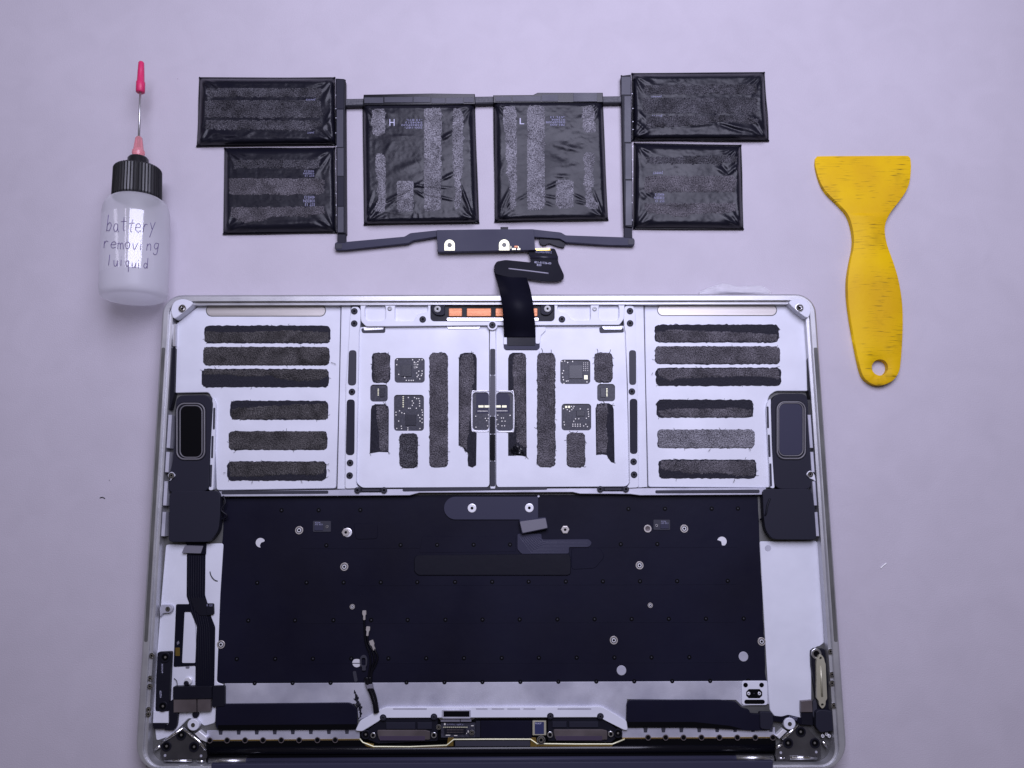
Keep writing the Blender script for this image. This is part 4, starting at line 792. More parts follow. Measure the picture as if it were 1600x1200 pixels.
gl = tube('gold_edge', [(562, 1154, 8), (567, 1160, 8), (584, 1166.5, 8), (640, 1166.8, 8), (698, 1164.5, 8), (709, 1155.3, 8), (760, 1155, 8), (829, 1155, 8), (839, 1162, 8), (900, 1162.6, 8), (957, 1162.6, 8), (976, 1155, 8)], 0.35, 'pale_gold', LAP, smooth=False)
slab('gold_tab', [(566, 1159), (584, 1163), (586, 1170), (572, 1166)], 7.0, 8.0, 'gold', LAP, bevel=0.1)
slab('gold_tab', [(700, 1152.5), (708.5, 1152.5), (708.5, 1166), (698, 1166)], 7.0, 7.9, 'gold', LAP, bevel=0.1)
slab('gold_tab', [(829, 1152.5), (837.5, 1153), (840, 1167), (828.5, 1167)], 7.0, 7.9, 'gold', LAP, bevel=0.1)
slab('gold_tab', [(840, 1163), (957, 1163.5), (957, 1166.5), (840, 1166.5)], 7.0, 7.8, 'gold', LAP, bevel=0.1)
slab('gold_tab', [(586, 1167.5), (698, 1166.5), (698, 1169), (586, 1170)], 7.0, 7.8, 'gold', LAP, bevel=0.1)
# --- antenna leads
al = tube('antenna_lead', [(569, 966, 7.9), (570, 990, 7.9), (572, 1005, 8.2), (578, 1022, 8.4), (579, 1036, 8.4), (577, 1050, 8.2), (575, 1066, 8.4)], 0.5, 'blk_gloss', LAP)
tube('antenna_lead', [(574, 992, 7.9), (575, 1003, 7.9), (581, 1015, 8.2), (585, 1030, 8.4), (581, 1044, 8.2), (577, 1066, 8.4)], 0.5, 'blk_gloss', LAP)
tube('antenna_lead', [(585, 1014, 8.2), (590, 1026, 8.4), (587, 1038, 8.4), (581, 1050, 8.3), (580, 1066, 8.4)], 0.5, 'blk_gloss', LAP)
for k, (x, y, a, s_) in enumerate(((569, 961, 0.0, 1.0), (574.5, 986, 0.1, 1.0), (582, 1008, -0.35, 1.1))):
    pts = [(-3, -7), (3, -7), (3.2, -1), (1.7, 1), (1.8, 8), (-1.8, 8), (-1.7, 1), (-3.2, -1)]
    ca, sa = math.cos(a), math.sin(a)
    slab('antenna_plug', rpoly([(x + s_ * (p[0] * ca - p[1] * sa), y + s_ * (p[0] * sa + p[1] * ca)) for p in pts], 1.2), 7.6, 8.6, 'inlay', LAP, bevel=0.15)
tube('lead_sleeve', [(573, 1058, 8.3), (575, 1070, 8.6), (581, 1084, 8.8), (586, 1100, 9.4), (587.5, 1114, 9.8)], 1.3, 'blk_gloss', LAP, seg=10)
tube('lead_sleeve', [(578, 1058, 8.3), (580, 1072, 8.6), (586, 1090, 9.0), (590, 1113, 9.8)], 0.9, 'blk_gloss', LAP, seg=10)
slab('sleeve_tape', [(571, 1070), (582, 1069), (583, 1076), (573, 1077)], 8.5, 9.9, 'grey_tape', LAP, bevel=0.3)
rg = slab('cable_eyelet', rpoly([(562, 1030), (564, 1025), (568, 1023), (572, 1025), (574, 1030), (573.5, 1039), (571, 1043), (572, 1048), (565, 1048), (566, 1043), (562.5, 1039)], 2.5, 3), 7.9, 8.5, 'gasket', LAP, holes=[rrect(565, 1028, 571, 1040, 2.5)], bevel=0.1)
# torn black residue beside the duct
for pts in ([(554, 1078), (558, 1084), (561, 1092), (553, 1093)], [(552, 1092), (559, 1090), (564, 1104), (560, 1108), (555, 1097)], [(560, 1100), (565, 1104), (566, 1114), (564, 1122), (560, 1122), (561, 1112)]):
    fuzz('glue_residue', pts, flat(7.45), 'blk', LAP, step=1.5, amp=0.3, rag=3)
tube('black_fibre', [(328, 893, 7.8), (330, 900, 7.9), (335, 906, 7.9), (340, 908, 7.8)], 0.25, 'dirt', LAP, seg=6)
slab('molded_mark', [(x, y) for x, y in circ(1200, 856.5, 5, 20)], 7.55, 7.66, 'alu_dull', LAP, bevel=0.05)

# ================================================================== trackpad flex cable between board and laptop
FX = Thing('flex_cable', P(820, 430, 0), 'folded black flat flex cable running from the battery board over the laptop edge', 'cable')
FKS = [(380, 3.6), (396, 2.6), (410, 1.9), (432, 2.4), (446, 7.0), (456, 12.6), (466, 16.0), (478, 17.2), (492, 16.3), (506, 13.9), (518, 11.6), (530, 10.4), (545, 10.0)]
def zfl(y):
    for i in range(1, len(FKS) - 2):
        (a, za), (b, zb) = FKS[i], FKS[i + 1]
        if y <= b or i == len(FKS) - 3:
            ma = (zb - FKS[i - 1][1]) / (b - FKS[i - 1][0]); mb_ = (FKS[i + 2][1] - za) / (FKS[i + 2][0] - a); h = b - a
            t = min(1, max(0, (y - a) / h))
            return za * (2 * t ** 3 - 3 * t * t + 1) + h * ma * (t ** 3 - 2 * t * t + t) + zb * (-2 * t ** 3 + 3 * t * t) + h * mb_ * (t ** 3 - t * t)
def band(name, left, right, m, parent, dz=0.0, th=0.25, n=40, zf=zfl, across=1):
    """a thin strip between two pixel polylines of equal length"""
    def samp(pl, t):
        k = t * (len(pl) - 1); i = min(int(k), len(pl) - 2); f = k - i
        return (pl[i][0] + (pl[i + 1][0] - pl[i][0]) * f, pl[i][1] + (pl[i + 1][1] - pl[i][1]) * f)
    bm = bmesh.new(); rows_ = []
    for j in range(n + 1):
        a, b = samp(left, j / n), samp(right, j / n); row = []
        for i in range(across + 1):
            x, y = a[0] + (b[0] - a[0]) * i / across, a[1] + (b[1] - a[1]) * i / across
            z = zf(y) + dz
            row.append((bm.verts.new(P(x, y, z)), bm.verts.new(P(x, y, z) - Vector((0, 0, th)))))
        rows_.append(row)
    for a, b in zip(rows_, rows_[1:]):
        for i in range(across):
            bm.faces.new((a[i][0], a[i + 1][0], b[i + 1][0], b[i][0])); bm.faces.new((a[i][1], b[i][1], b[i + 1][1], a[i + 1][1]))
        bm.faces.new((a[0][0], b[0][0], b[0][1], a[0][1])); bm.faces.new((a[-1][0], a[-1][1], b[-1][1], b[-1][0]))
    for r_ in (rows_[0], rows_[-1]):
        for i in range(across): bm.faces.new((r_[i][0], r_[i][1], r_[i + 1][1], r_[i + 1][0]))
    bmesh.ops.remove_doubles(bm, verts=bm.verts, dist=1e-5)
    return from_bm(name, bm, m, parent, smooth=True)
def fine(l, k=8):
    out = [tuple(v)[:2] for v in smooth_path([(a, b, 0) for a, b in l], k)]; return out
Lf = fine([(771.5, 420), (773, 428), (778, 445), (782, 462), (785, 482), (786.5, 505), (787.5, 527)])
Rf = fine([(824, 420), (822.5, 432), (827, 446), (831, 463), (834, 482), (836, 505), (837, 527)])
main = band('drop_band', Lf, Rf, 'flex', FX, dz=0.0, n=48)
up = slab('folded_band', rpoly([(824, 389), (867, 388), (872, 401), (872, 409), (881.5, 430), (880.5, 436.5), (870, 440), (846, 439), (823, 435.5), (790, 432), (774, 428), (771.5, 416), (776, 408.5), (790, 406), (830, 410), (828, 401)], 3, 3), 2.3, 2.7, 'flex', FX, bevel=0.08)
band('stiffener', [(827, 399), (829, 404)], [(872, 400), (872, 405)], 'flex_line2', FX, zf=lambda y: 2.9, n=2) if mat('flex_line2', (0.020, 0.020, 0.034), 0.3) else None
tube('light_slot', [(794.5, 419.8, 2.7), (826, 423.4, 2.7), (857, 427.3, 2.7)], 0.42, 'slot_grey', FX) if mat('slot_grey', (0.30, 0.29, 0.36), 0.5) else None
text('print', '821-01726-03\n   B20', (835, 409, 861, 416), flat(2.72), 'print_white', FX, ang=0.08)
text('print', '0123456789012', (837, 392, 862, 395.5), flat(2.72), 'print_dim', FX, ang=0.04)
slab('gold_stub', rpoly([(836, 388.5), (856, 387.5), (861, 391), (838, 391.5)], 1), 2.6, 3.1, 'gold', FX, bevel=0.05)
slab('end_plate', rpoly([(787.5, 526), (842.5, 526), (843.5, 543), (840, 546.5), (790, 546.5), (787, 543)], 2), 9.5, 10.1, 'cover', FX, bevel=0.1)
slab('end_tape', [(793, 527), (836, 527), (836, 540), (828, 540), (793, 540)], 10.1, 10.35, 'blk', FX, bevel=0.05)
slab('metal_ear', [(787, 527), (792, 527), (792, 538), (787, 538)], 10.0, 10.5, 'alu', FX, bevel=0.1)
slab('metal_ear', rpoly([(836.5, 511), (852, 511), (853, 516), (845, 524), (843.5, 537), (837, 537)], 2), 9.5, 10.4, 'alu', FX, bevel=0.1)

# ================================================================== the battery pack
BAT = Thing('battery_pack', P(755, 255, 0), 'removed black laptop battery of six pouch cells with peeled adhesive patches', 'battery')
def cell(quad, H, fl, creases, patches, seed, corner=0.62, step=1.7, wr=0.23, label=None):
    TL, TR, BR, BL = [Vector((*q, 0)) for q in quad]
    def ed(a, b):
        d = (b - a).normalized(); n = Vector((d.y, -d.x, 0)); c = (TL + TR + BR + BL) / 4
        if n.dot(c - a) < 0: n = -n
        return a, n
    E = [ed(BL, TL), ed(TR, BR), ed(TL, TR), ed(BR, BL)]
    def hgt(x, y):
        p = Vector((x, y, 0)); k = 1.0
        for (a, n), f in zip(E, fl):
            t = min(1, max(0, (p - a).dot(n) / f)); k *= 1 - (1 - t) ** 2.4
        z = 0.5 + H * k
        z += k * wr * (nz(x, y, 0.035, seed) + 0.6 * nz(x, y * 1.7, 0.075, seed + 4)) + k * 0.10 * (1 - abs(nz(x * 0.8, y * 1.2, 0.16, seed + 8)) * 2)
        for i, c in enumerate((TL, TR, BR, BL)):
            dx, dy = x - c.x, y - c.y; r = math.hypot(dx, dy)
            if r < 90: z += k * corner * math.exp(-((r - 14) / 26) ** 2) * math.sin(math.atan2(dy, dx) * 15 + seed + i + 1.4 * nz(x, y, 0.07, seed)) * 0.55
        for (x0, y0, x1, y1, w_, a_) in creases:
            ax, ay = x1 - x0, y1 - y0; L2 = ax * ax + ay * ay
            t = max(0, min(1, ((x - x0) * ax + (y - y0) * ay) / L2)); d = math.hypot(x - x0 - ax * t, y - y0 - ay * t)
            z += k * a_ * math.exp(-(d / w_) ** 2) * (0.35 + 0.65 * math.sin(math.pi * min(max(t, .06), .94)))
        return max(z, 0.3)
    wx, wy = (TR - TL).length, (BL - TL).length
    nx, ny = int(wx / step), int(wy / step); bm = bmesh.new(); g = []
    for j in range(ny + 1):
        row = []
        for i in range(nx + 1):
            u, v = i / nx, j / ny
            q = (TL * (1 - u) + TR * u) * (1 - v) + (BL * (1 - u) + BR * u) * v
            row.append(bm.verts.new(P(q.x, q.y, hgt(q.x, q.y))))
        g.append(row)
    for j in range(ny):
        for i in range(nx): bm.faces.new((g[j][i], g[j + 1][i], g[j + 1][i + 1], g[j][i + 1]))
    per = [g[0][i] for i in range(nx + 1)] + [g[j][nx] for j in range(1, ny + 1)] + [g[ny][i] for i in range(nx - 1, -1, -1)] + [g[j][0] for j in range(ny - 1, 0, -1)]
    low = [bm.verts.new((v.co.x, v.co.y, 0.0)) for v in per]
    for i in range(len(per)): bm.faces.new((per[i], per[(i + 1) % len(per)], low[(i + 1) % len(per)], low[i]))
    bm.faces.new(low)
    c = from_bm('battery_cell', bm, 'foil', BAT, smooth=True, label=label)
    for a, b, r in ((BL, BR, 0.50), (TL, BL, 0.28), (TR, BR, 0.28), (TL, TR, 0.34)):
        d = (b - a).normalized()
        tube('seam', [(a.x - d.x * 1.2, a.y - d.y * 1.2, 0.75), ((a.x * 2 + b.x) / 3 + random.gauss(0, .4), (a.y * 2 + b.y) / 3 + random.gauss(0, .4), 0.9), ((a.x + 2 * b.x) / 3 + random.gauss(0, .4), (a.y + 2 * b.y) / 3 + random.gauss(0, .4), 0.9), (b.x + d.x * 1.2, b.y + d.y * 1.2, 0.75)], r, 'blk_gloss', c, seg=8)
    for i, (poly, m_) in enumerate(patches):
        fuzz('adhesive_patch', poly, lambda x, y: hgt(x, y) + 0.02, m_, c, step=1.45, amp=0.42, seed=seed + i * 5, rag=2.2)
    return c, hgt
def R_(x0, y0, x1, y1, r=4): return rrect(x0, y0, x1, y1, r, 3)
cA, hA = cell([(312, 121.5), (523, 121.5), (525, 226), (308, 228.5)], 5.0, (9, 8, 9, 13), [(330, 208, 372, 213, 4, 0.5), (318, 155, 345, 140, 3, .35), (505, 200, 521, 180, 2.5, .5), (508, 190, 520, 168, 2, .4), (395, 206, 380, 214, 3, .5), (372, 214, 352, 217, 2, -.6)],
    [(R_(322, 137.5, 503, 152), 'fuzz_dark'), (R_(320, 156.5, 502, 184), 'fuzz_dark'), ([(322, 187.5), (500, 188), (503, 196), (480, 205), (440, 203), (390, 202), (345, 203), (320, 201)], 'fuzz_dark')], 2.0)
cB, hB = cell([(351.3, 232), (523, 231), (525, 363), (349.5, 365.5)], 5.0, (9, 8, 9, 15), [(500, 262, 512, 247, 3, .6), (505, 270, 520, 240, 2, .5), (360, 262, 353, 240, 3, .4), (420, 350, 500, 346, 4, .4), (497, 262, 490, 280, 5, .5)],
    [(R_(364, 249.5, 500, 263), 'fuzz_dark'), (R_(357.5, 278.5, 506.5, 304), 'fuzz'), ([(360, 324), (506, 322.5), (507, 333), (480, 338), (430, 338), (405, 346), (385, 348), (372, 344), (360, 338)], 'fuzz')], 11.0)
cH, hH = cell([(567, 163), (741.5, 162), (748, 348), (569.5, 351)], 5.2, (9, 12, 6, 10), [(598, 318, 660, 284, 1.9, .75), (612, 272, 655, 253, 6, .6), (606, 325, 624, 308, 2, .5), (645, 288, 668, 292, 1.6, .7), (648, 298, 664, 308, 1.4, .8), (663, 290, 706, 294, 1.5, .6), (661, 302, 706, 312, 1.6, .8), (690, 281, 708, 272, 2.4, .9), (690, 218, 707, 207, 2.6, 1.0), (722, 300, 738, 336, 2, .8), (718, 285, 734, 325, 1.8, .7), (580, 333, 600, 305, 2, .7), (573, 330, 583, 300, 2, .6), (602, 240, 612, 222, 3, .4), (612, 213, 648, 213, 2, .3), (596, 330, 640, 334, 3, .3), (646, 335, 646, 345, 1.5, .5), (655, 335, 656, 346, 1.5, .5)],
    [([(582, 171), (600, 170), (602, 177), (601.5, 208), (596, 211.5), (583, 211), (580, 190), (581, 180)], 'fuzz_light'), ([(588, 240), (600, 241), (602, 250), (602, 326), (599, 332), (587, 331), (585, 325), (590, 316), (590, 290), (587, 268), (586, 252)], 'fuzz_light'), (R_(620, 282.5, 646, 331, 5), 'fuzz_light'), (R_(662.5, 168, 689, 330, 6), 'fuzz_light'), ([(708, 170), (719, 169), (722, 178), (725, 200), (723, 235), (724, 262), (719, 285), (721, 305), (718, 325), (711, 328), (709, 318), (712, 300), (709, 275), (708, 250), (707, 210)], 'fuzz_light')], 21.0)
cL, hL = cell([(771.3, 159), (941.5, 158.5), (949.5, 343.5), (773.5, 346.5)], 5.2, (11, 9, 6, 10), [(852, 294, 882, 281, 2, .9), (855, 232, 895, 250, 9, -.7), (868, 226, 910, 236, 4, .5), (808, 313, 826, 303, 2, .6), (779, 331, 797, 295, 2, .8), (786, 335, 800, 305, 1.6, .7), (852, 306, 869, 309, 1.6, .7), (896, 303, 914, 312, 1.7, .7), (900, 315, 914, 318, 1.5, .7), (927, 298, 940, 330, 1.8, .7), (932, 310, 944, 340, 1.6, .6), (776, 280, 790, 250, 4, .5), (850, 316, 866, 322, 1.6, .5), (868, 275, 888, 276, 3, .5)],
    [([(787, 167), (805, 166), (807, 180), (807, 260), (808, 290), (805, 312), (807, 322), (803, 329), (798, 327), (797, 310), (796, 285), (791, 262), (790, 210), (786, 190)], 'fuzz_light'), (R_(823.5, 164.5, 851, 328, 6), 'fuzz_light'), ([(910, 168), (922, 165), (929, 169), (930.5, 205), (926, 207.5), (912, 206), (909, 185)], 'fuzz_light'), ([(913, 241), (920, 238), (928, 240), (929.5, 250), (926, 270), (928, 285), (924, 300), (928, 312), (936, 318), (935, 327), (920, 327), (914, 322), (916, 305), (912, 285), (914, 265), (911, 252)], 'fuzz_light'), (R_(868.5, 281, 896, 325.5, 6), 'fuzz_light')], 33.0)
cC, hC = cell([(987.5, 115), (1194, 113.5), (1200.5, 220), (988.5, 219.5)], 5.0, (9, 9, 9, 12), [(1060, 197, 1122, 192, 3, .7), (1122, 193, 1160, 206, 2.2, -.8), (1125, 192, 1178, 204, 3, .6), (1121, 160, 1119, 190, 2, -.5), (995, 190, 1012, 205, 2, .6), (995, 130, 1006, 145, 2, .5), (998, 175, 1010, 188, 2, .5), (1165, 182, 1190, 195, 2.5, .6)],
    [([(1010, 133), (1182, 131.5), (1184, 146), (1150, 148), (1008, 147), (1004, 142)], 'fuzz_dark'), (R_(1004, 152.5, 1183, 177), 'fuzz_dark'), ([(1010, 181), (1120, 180), (1165, 178), (1186, 188), (1180, 194), (1130, 190), (1100, 194), (1060, 198), (1015, 200), (1009, 195)], 'fuzz_dark')], 44.0)
cD, hD = cell([(991, 224), (1157.5, 227), (1161, 358), (990, 357)], 5.0, (9, 8, 9, 14), [(1119, 262, 1137, 272, 3.5, .9), (1137, 272, 1154, 258, 2.5, .9), (1128, 258, 1140, 274, 2.5, -.7), (1006, 297, 1019, 306, 3, .9), (1000, 300, 1010, 312, 4, .7), (996, 240, 1008, 256, 2.5, .4), (1060, 250, 1120, 247, 3, .3), (1155, 275, 1150, 262, 2, .5)],
    [([(1009, 246), (1075, 244), (1130, 243), (1152, 244), (1150, 254), (1130, 256), (1060, 256), (1010, 256)], 'fuzz_dark'), (R_(1006.5, 274.5, 1149.5, 300.5, 6), 'fuzz'), ([(1008, 317.5), (1149, 317), (1150, 331), (1120, 334), (1085, 334), (1066, 340), (1040, 335), (1012, 334), (1007, 326)], 'fuzz')], 57.0)
# prints
text('cell_print', 'H', (608.5, 186, 616.5, 196.5), hH, 'print_white', cH, lift=0.08)
text('cell_print', '200-187-\n0382EN20\n5404513\n-13 BTL', (627, 186, 660, 201), hH, 'print_dim', cH, flip=True, lift=0.08)
text('cell_print', 'L', (812, 184.5, 819, 194), hL, 'print_white', cL, lift=0.08)
text('cell_print', '781-000\n0382EN08\n913404\n-ATL 13', (853, 181.5, 883, 196.5), hL, 'print_dim', cL, flip=True, lift=0.08)
for h_, c_, b_ in ((hA, cA, (477, 153.5, 493, 157)), (hA, cA, (480, 205, 491, 208.5)), (hB, cB, (474, 266, 491, 276)), (hB, cB, (474, 306, 492, 322)), (hC, cC, (1017, 149, 1034, 152)), (hC, cC, (1018, 179, 1035, 182.5)), (hD, cD, (1020, 267, 1036, 272)), (hD, cD, (1022, 302, 1038, 316))):
    text('cell_print', 'JWMT' if b_[3] - b_[1] < 6 else 'EST 13\n0382EN\n404513', b_, h_, 'print_dim', c_, flip=True, lift=0.08)
# centre cell folded tops
for pts, segs in (([(568, 147.5), (676, 146), (742, 146.5), (743, 163), (566.5, 165)], ((569, 152, 599, 161), (600.5, 151.5, 645, 160), (646, 151, 672.5, 160), (674, 153, 696, 161), (697, 152.5, 724, 161.5), (725, 152, 740, 160))),
                  ([(770.5, 148.5), (833, 148), (840, 144.5), (942, 144.5), (943, 160), (770.5, 161)], ((801, 150, 845, 158), (846.5, 148, 872, 158), (896, 145, 933, 158.5), (774, 151, 799, 158)))):
    fb = slab('folded_top', pts, 0, 4.4, 'blk_gloss', BAT, bevel=0.4, seg=2)
    for (x0, y0, x1, y1) in segs: slab('tape_segment', [(x0, y0), (x1, y0), (x1, y1), (x0, y1)], 4.3, 4.65, 'cover_dark', fb, bevel=0.08) if 'cover_dark' in MATS or mat('cover_dark', (0.034, 0.034, 0.054), 0.42, bump=0.05, rvar=0.08) else None
# side hinge strips
for (o_, segs) in (([(524, 122), (539, 123), (540.5, 365), (526, 365)], ((525.5, 124, 537, 170), (526, 171, 536.5, 230), (527, 231, 537, 275), (527, 276.5, 537, 322), (527.5, 323, 537, 363))),
                   ([(970, 118), (986, 116), (989, 356), (975.5, 354)], ((971, 120, 985.5, 148), (975.5, 150, 986, 222), (977, 224, 987, 280), (977.5, 282, 987.5, 352)))):
    hs = slab('spine', rpoly(o_, 2), 0, 4.2, 'blk', BAT, bevel=0.5, seg=2)
    for (x0, y0, x1, y1) in segs: slab('tape_segment', [(x0, y0), (x1, y0), (x1, y1), (x0, y1)], 4.1, 4.45, random.choice(['cover_dark', 'cover_dark', 'blk_matte']), hs, bevel=0.1)
    ex = o_[2][0] - 1.3
    tube('edge_rail', [(o_[1][0] - (0 if o_[0][0] < 700 else 15), o_[1][1] + 2, 3.4), (ex - (0 if o_[0][0] < 700 else 12), o_[2][1] - 2, 3.4)], 0.5, 'blk_gloss', hs, smooth=False)
for i in range(11):
    for x in (524.8, 988.5): fit('nick', 'disc', x + random.uniform(-.8, .8), 150 + i * 19 + random.uniform(-6, 6), 4.6, 0.7, BAT)
# link strips between cells
for x0, x1, y0, y1 in ((538, 569, 154.5, 166.5), (741, 772, 151, 163), (941, 975, 150.5, 162)):
    lk = slab('link_strip', [(x0, y0), (x1, y0 - 0.5), (x1, y1 - 0.8), (x0, y1)], 0.4, 3.2, 'blk', BAT, bevel=0.2)
    slab('link_tape', [(x0 + 1, y0 + 0.8), (x1 - 1, y0 + 0.3), (x1 - 1, y1 - 3.2), (x0 + 1, y1 - 2.6)], 3.2, 3.4, 'grey_dark', lk, bevel=0.05) if 'grey_dark' in MATS or mat('grey_dark', (0.055, 0.055, 0.068), 0.6, col2=(0.10, 0.10, 0.115), cscale=900, bump=0.3) else None
# arms and board
for pts in ([(527, 362), (539.5, 362), (540, 380), (527, 380)], [(975.5, 352), (987.5, 354), (988, 372), (975.5, 372)]):
    slab('stub', pts, 0.2, 3.3, 'blk_matte', BAT, bevel=0.2)
slab('arm', rpoly([(523, 380), (526, 378), (540, 378), (632, 369.5), (641, 364), (684, 359.5), (684, 369.5), (646, 375.6), (638, 380), (541, 390), (525, 390.5), (523, 388)], 2), 0.6, 3.2, 'cover', BAT, bevel=0.25)
slab('arm', rpoly([(832, 358), (876.5, 363), (884, 367.5), (981, 371), (990, 372), (991.8, 375), (991.5, 382), (989, 383.6), (950, 382.5), (884, 378.5), (874.7, 373), (832, 370)], 2), 0.6, 3.2, 'cover', BAT, bevel=0.25)
for p in (rrect(524, 380.5, 534.5, 388.5, 1.5), rrect(981.5, 373, 991, 382, 1.5)):
    slab('arm_pad', p, 3.2, 3.4, 'gasket', BAT, bevel=0.08)
bdp = slab('board_cover', rpoly([(682, 359.3), (760, 358.3), (834, 358), (836, 389.5), (836, 390.5), (684, 393.5)], 1.5), 1.2, 4.6, 'cover', BAT, bevel=0.2)
slab('board_edge', [(683.5, 389.5), (836, 387.5), (836, 391), (683.5, 394)], 0.4, 2.6, 'blk_deep', bdp, bevel=0.1)
for cx, y0 in ((702.5, 383), (787.8, 382.7)):
    slab('gold_lug', [(cx + 8.2, y0 + 8.5), (cx - 8.2, y0 + 8.5)] + circ(cx, y0 - 0.5, 8.2, 14, 180, 360), 4.5, 4.85, 'pale_gold', bdp, holes=[circ(cx, y0, 3.5, 16)], bevel=0.06)
    slab('lug_hole', circ(cx, y0, 3.6, 16), 4.4, 4.66, 'rim_grey', bdp, bevel=0)
bits('solder_pads', [(803, 389, 2.8, 1.3), (810.5, 389, 2.4, 1.3), (798.3, 386.5, 0.4, 2.0), (809.5, 386, 1.0, 1.2)], 4.6, 'pale_gold', bdp)
bits('copper_pads', [(806.5, 385.3, 2.6, 1.2), (808.5, 387, 0.8, 1.6)], 4.6, 'copper', bdp)
slab('tab', [(782, 354.5), (794, 354.5), (794, 358.6), (782, 358.6)], 1.0, 4.0, 'blk', bdp, bevel=0.1)
slab('flex_hook', rpoly([(842, 373), (850, 371), (868, 372), (884, 377.5), (881.5, 387.5), (868, 384), (858, 380), (850, 384), (843, 381)], 3), 0.8, 1.8, 'blk', BAT, bevel=0.15)
slab('socket', [(834.5, 388), (860, 387), (861, 391), (835, 391.8)], 1.4, 2.4, 'pale_gold', BAT, bevel=0.1)

# ================================================================== the squeeze bottle
A0, A1 = P(209.0, 467, 17.3), P(220.8, 97, 17.3)
AX = (A1 - A0).normalized(); AL = (A1 - A0).length
SD = AX.cross(Vector((0, 0, 1))).normalized(); UP2 = SD.cross(AX)
def ty(y): return (P(215, y, 17.3) - A0).dot(AX)
BOT = Thing('squeeze_bottle', (A0 + A1) * 0.5 - Vector((0, 0, 17.3)), 'small milky plastic squeeze bottle with needle tip and handwritten label lying on its side', 'bottle')
def lathe(name, prof, m, parent, seg=48, ribs=None, smooth=True, drop=0.0, arc=None):
    bm = bmesh.new(); rings = []
    for t, r in prof:
        c = A0 + AX * t - Vector((0, 0, drop)); ring_ = []
        for k in range(seg if not arc else seg + 1):
            a = 2 * math.pi * k / seg if not arc else arc[0] + (arc[1] - arc[0]) * k / seg
            rr = r * (1 + (ribs if ribs and k % 2 else 0))
            ring_.append(bm.verts.new(c + (UP2 * math.cos(a) + SD * math.sin(a)) * rr))
        rings.append(ring_)
    for a, b in zip(rings, rings[1:]):
        for k in range(len(a) if not arc else seg):
            bm.faces.new((a[k], a[(k + 1) % len(a)], b[(k + 1) % len(a)], b[k]))
    if not arc:
        bm.faces.new(rings[0]); bm.faces.new(rings[-1])
    return from_bm(name, bm, m, parent, smooth=smooth)
rB = 16.8
tn_, tsh = ty(312), ty(344)
prof = [(0.6, 10.5), (0.0, 12.5), (0.1, 14.5), (0.9, 16.0), (2.6, 16.6), (4.5, rB)] + [(4.5 + (tsh - 4.5) * k / 6, rB) for k in range(1, 7)]
prof += [(tsh + (tn_ - tsh) * s, 11.2 + (rB - 11.2) * c) for s, c in ((0.25, 0.985), (0.5, 0.93), (0.7, 0.80), (0.85, 0.58), (0.95, 0.3), (1.0, 0.0))] + [(tn_ + 2.0, 11.0)]
bb_ = lathe('bottle_body', prof, 'milky', BOT, seg=64)
tc0, tc1 = ty(312), ty(264)
lathe('screw_cap', [(tc0, 11.0), (tc0 + 0.2, 12.0), (tc0 + 0.9, 12.2), (tc1 - 1.0, 11.9), (tc1 - 0.2, 11.4), (tc1, 10.4)], 'cap_black', BOT, seg=96, ribs=0.025, smooth=False)
lathe('cap_spout', [(tc1 - 0.5, 8.0), (tc1, 5.9), (tc1 + 0.6, 5.6), (ty(249), 5.3), (ty(246.5), 4.6), (ty(245), 3.0)], 'cap_black', BOT, seg=36)
hub = lathe('needle_hub', [(ty(247), 2.6), (ty(244), 2.9), (ty(240), 3.3), (ty(236), 3.2), (ty(234), 2.7), (ty(222), 2.1), (ty(216), 1.8), (ty(214), 1.2)], 'pink_hub', BOT, seg=28)
lathe('needle', [(ty(232), 0.62), (ty(120), 0.62)], 'needle_steel', BOT, seg=14) if mat('needle_steel', (0.55, 0.54, 0.56), 0.32, 0.85) else None
lathe('needle_cap', [(ty(145), 1.9), (ty(144), 2.35), (ty(129), 2.35), (ty(127.5), 1.95), (ty(112), 1.75), (ty(98.5), 1.5), (ty(97), 1.1)], 'red_cap', BOT, seg=28)
lathe('clear_label', [(ty(432), rB + 0.12), (ty(330) - 0.0 if ty(330) < tsh else tsh, rB + 0.12)], 'clear_tape', BOT, seg=30, arc=(-0.95, 1.0))
def on_bottle(px, py, r=rB + 0.22):
    d = (P(px, py, 0) - CAM).normalized(); w0 = CAM - A0
    dp = d - AX * d.dot(AX); wp = w0 - AX * w0.dot(AX)
    a, b, c = dp.dot(dp), 2 * dp.dot(wp), wp.dot(wp) - r * r
    q = b * b - 4 * a * c
    if q < 0: q = 0
    return CAM + d * ((-b - math.sqrt(q)) / (2 * a))
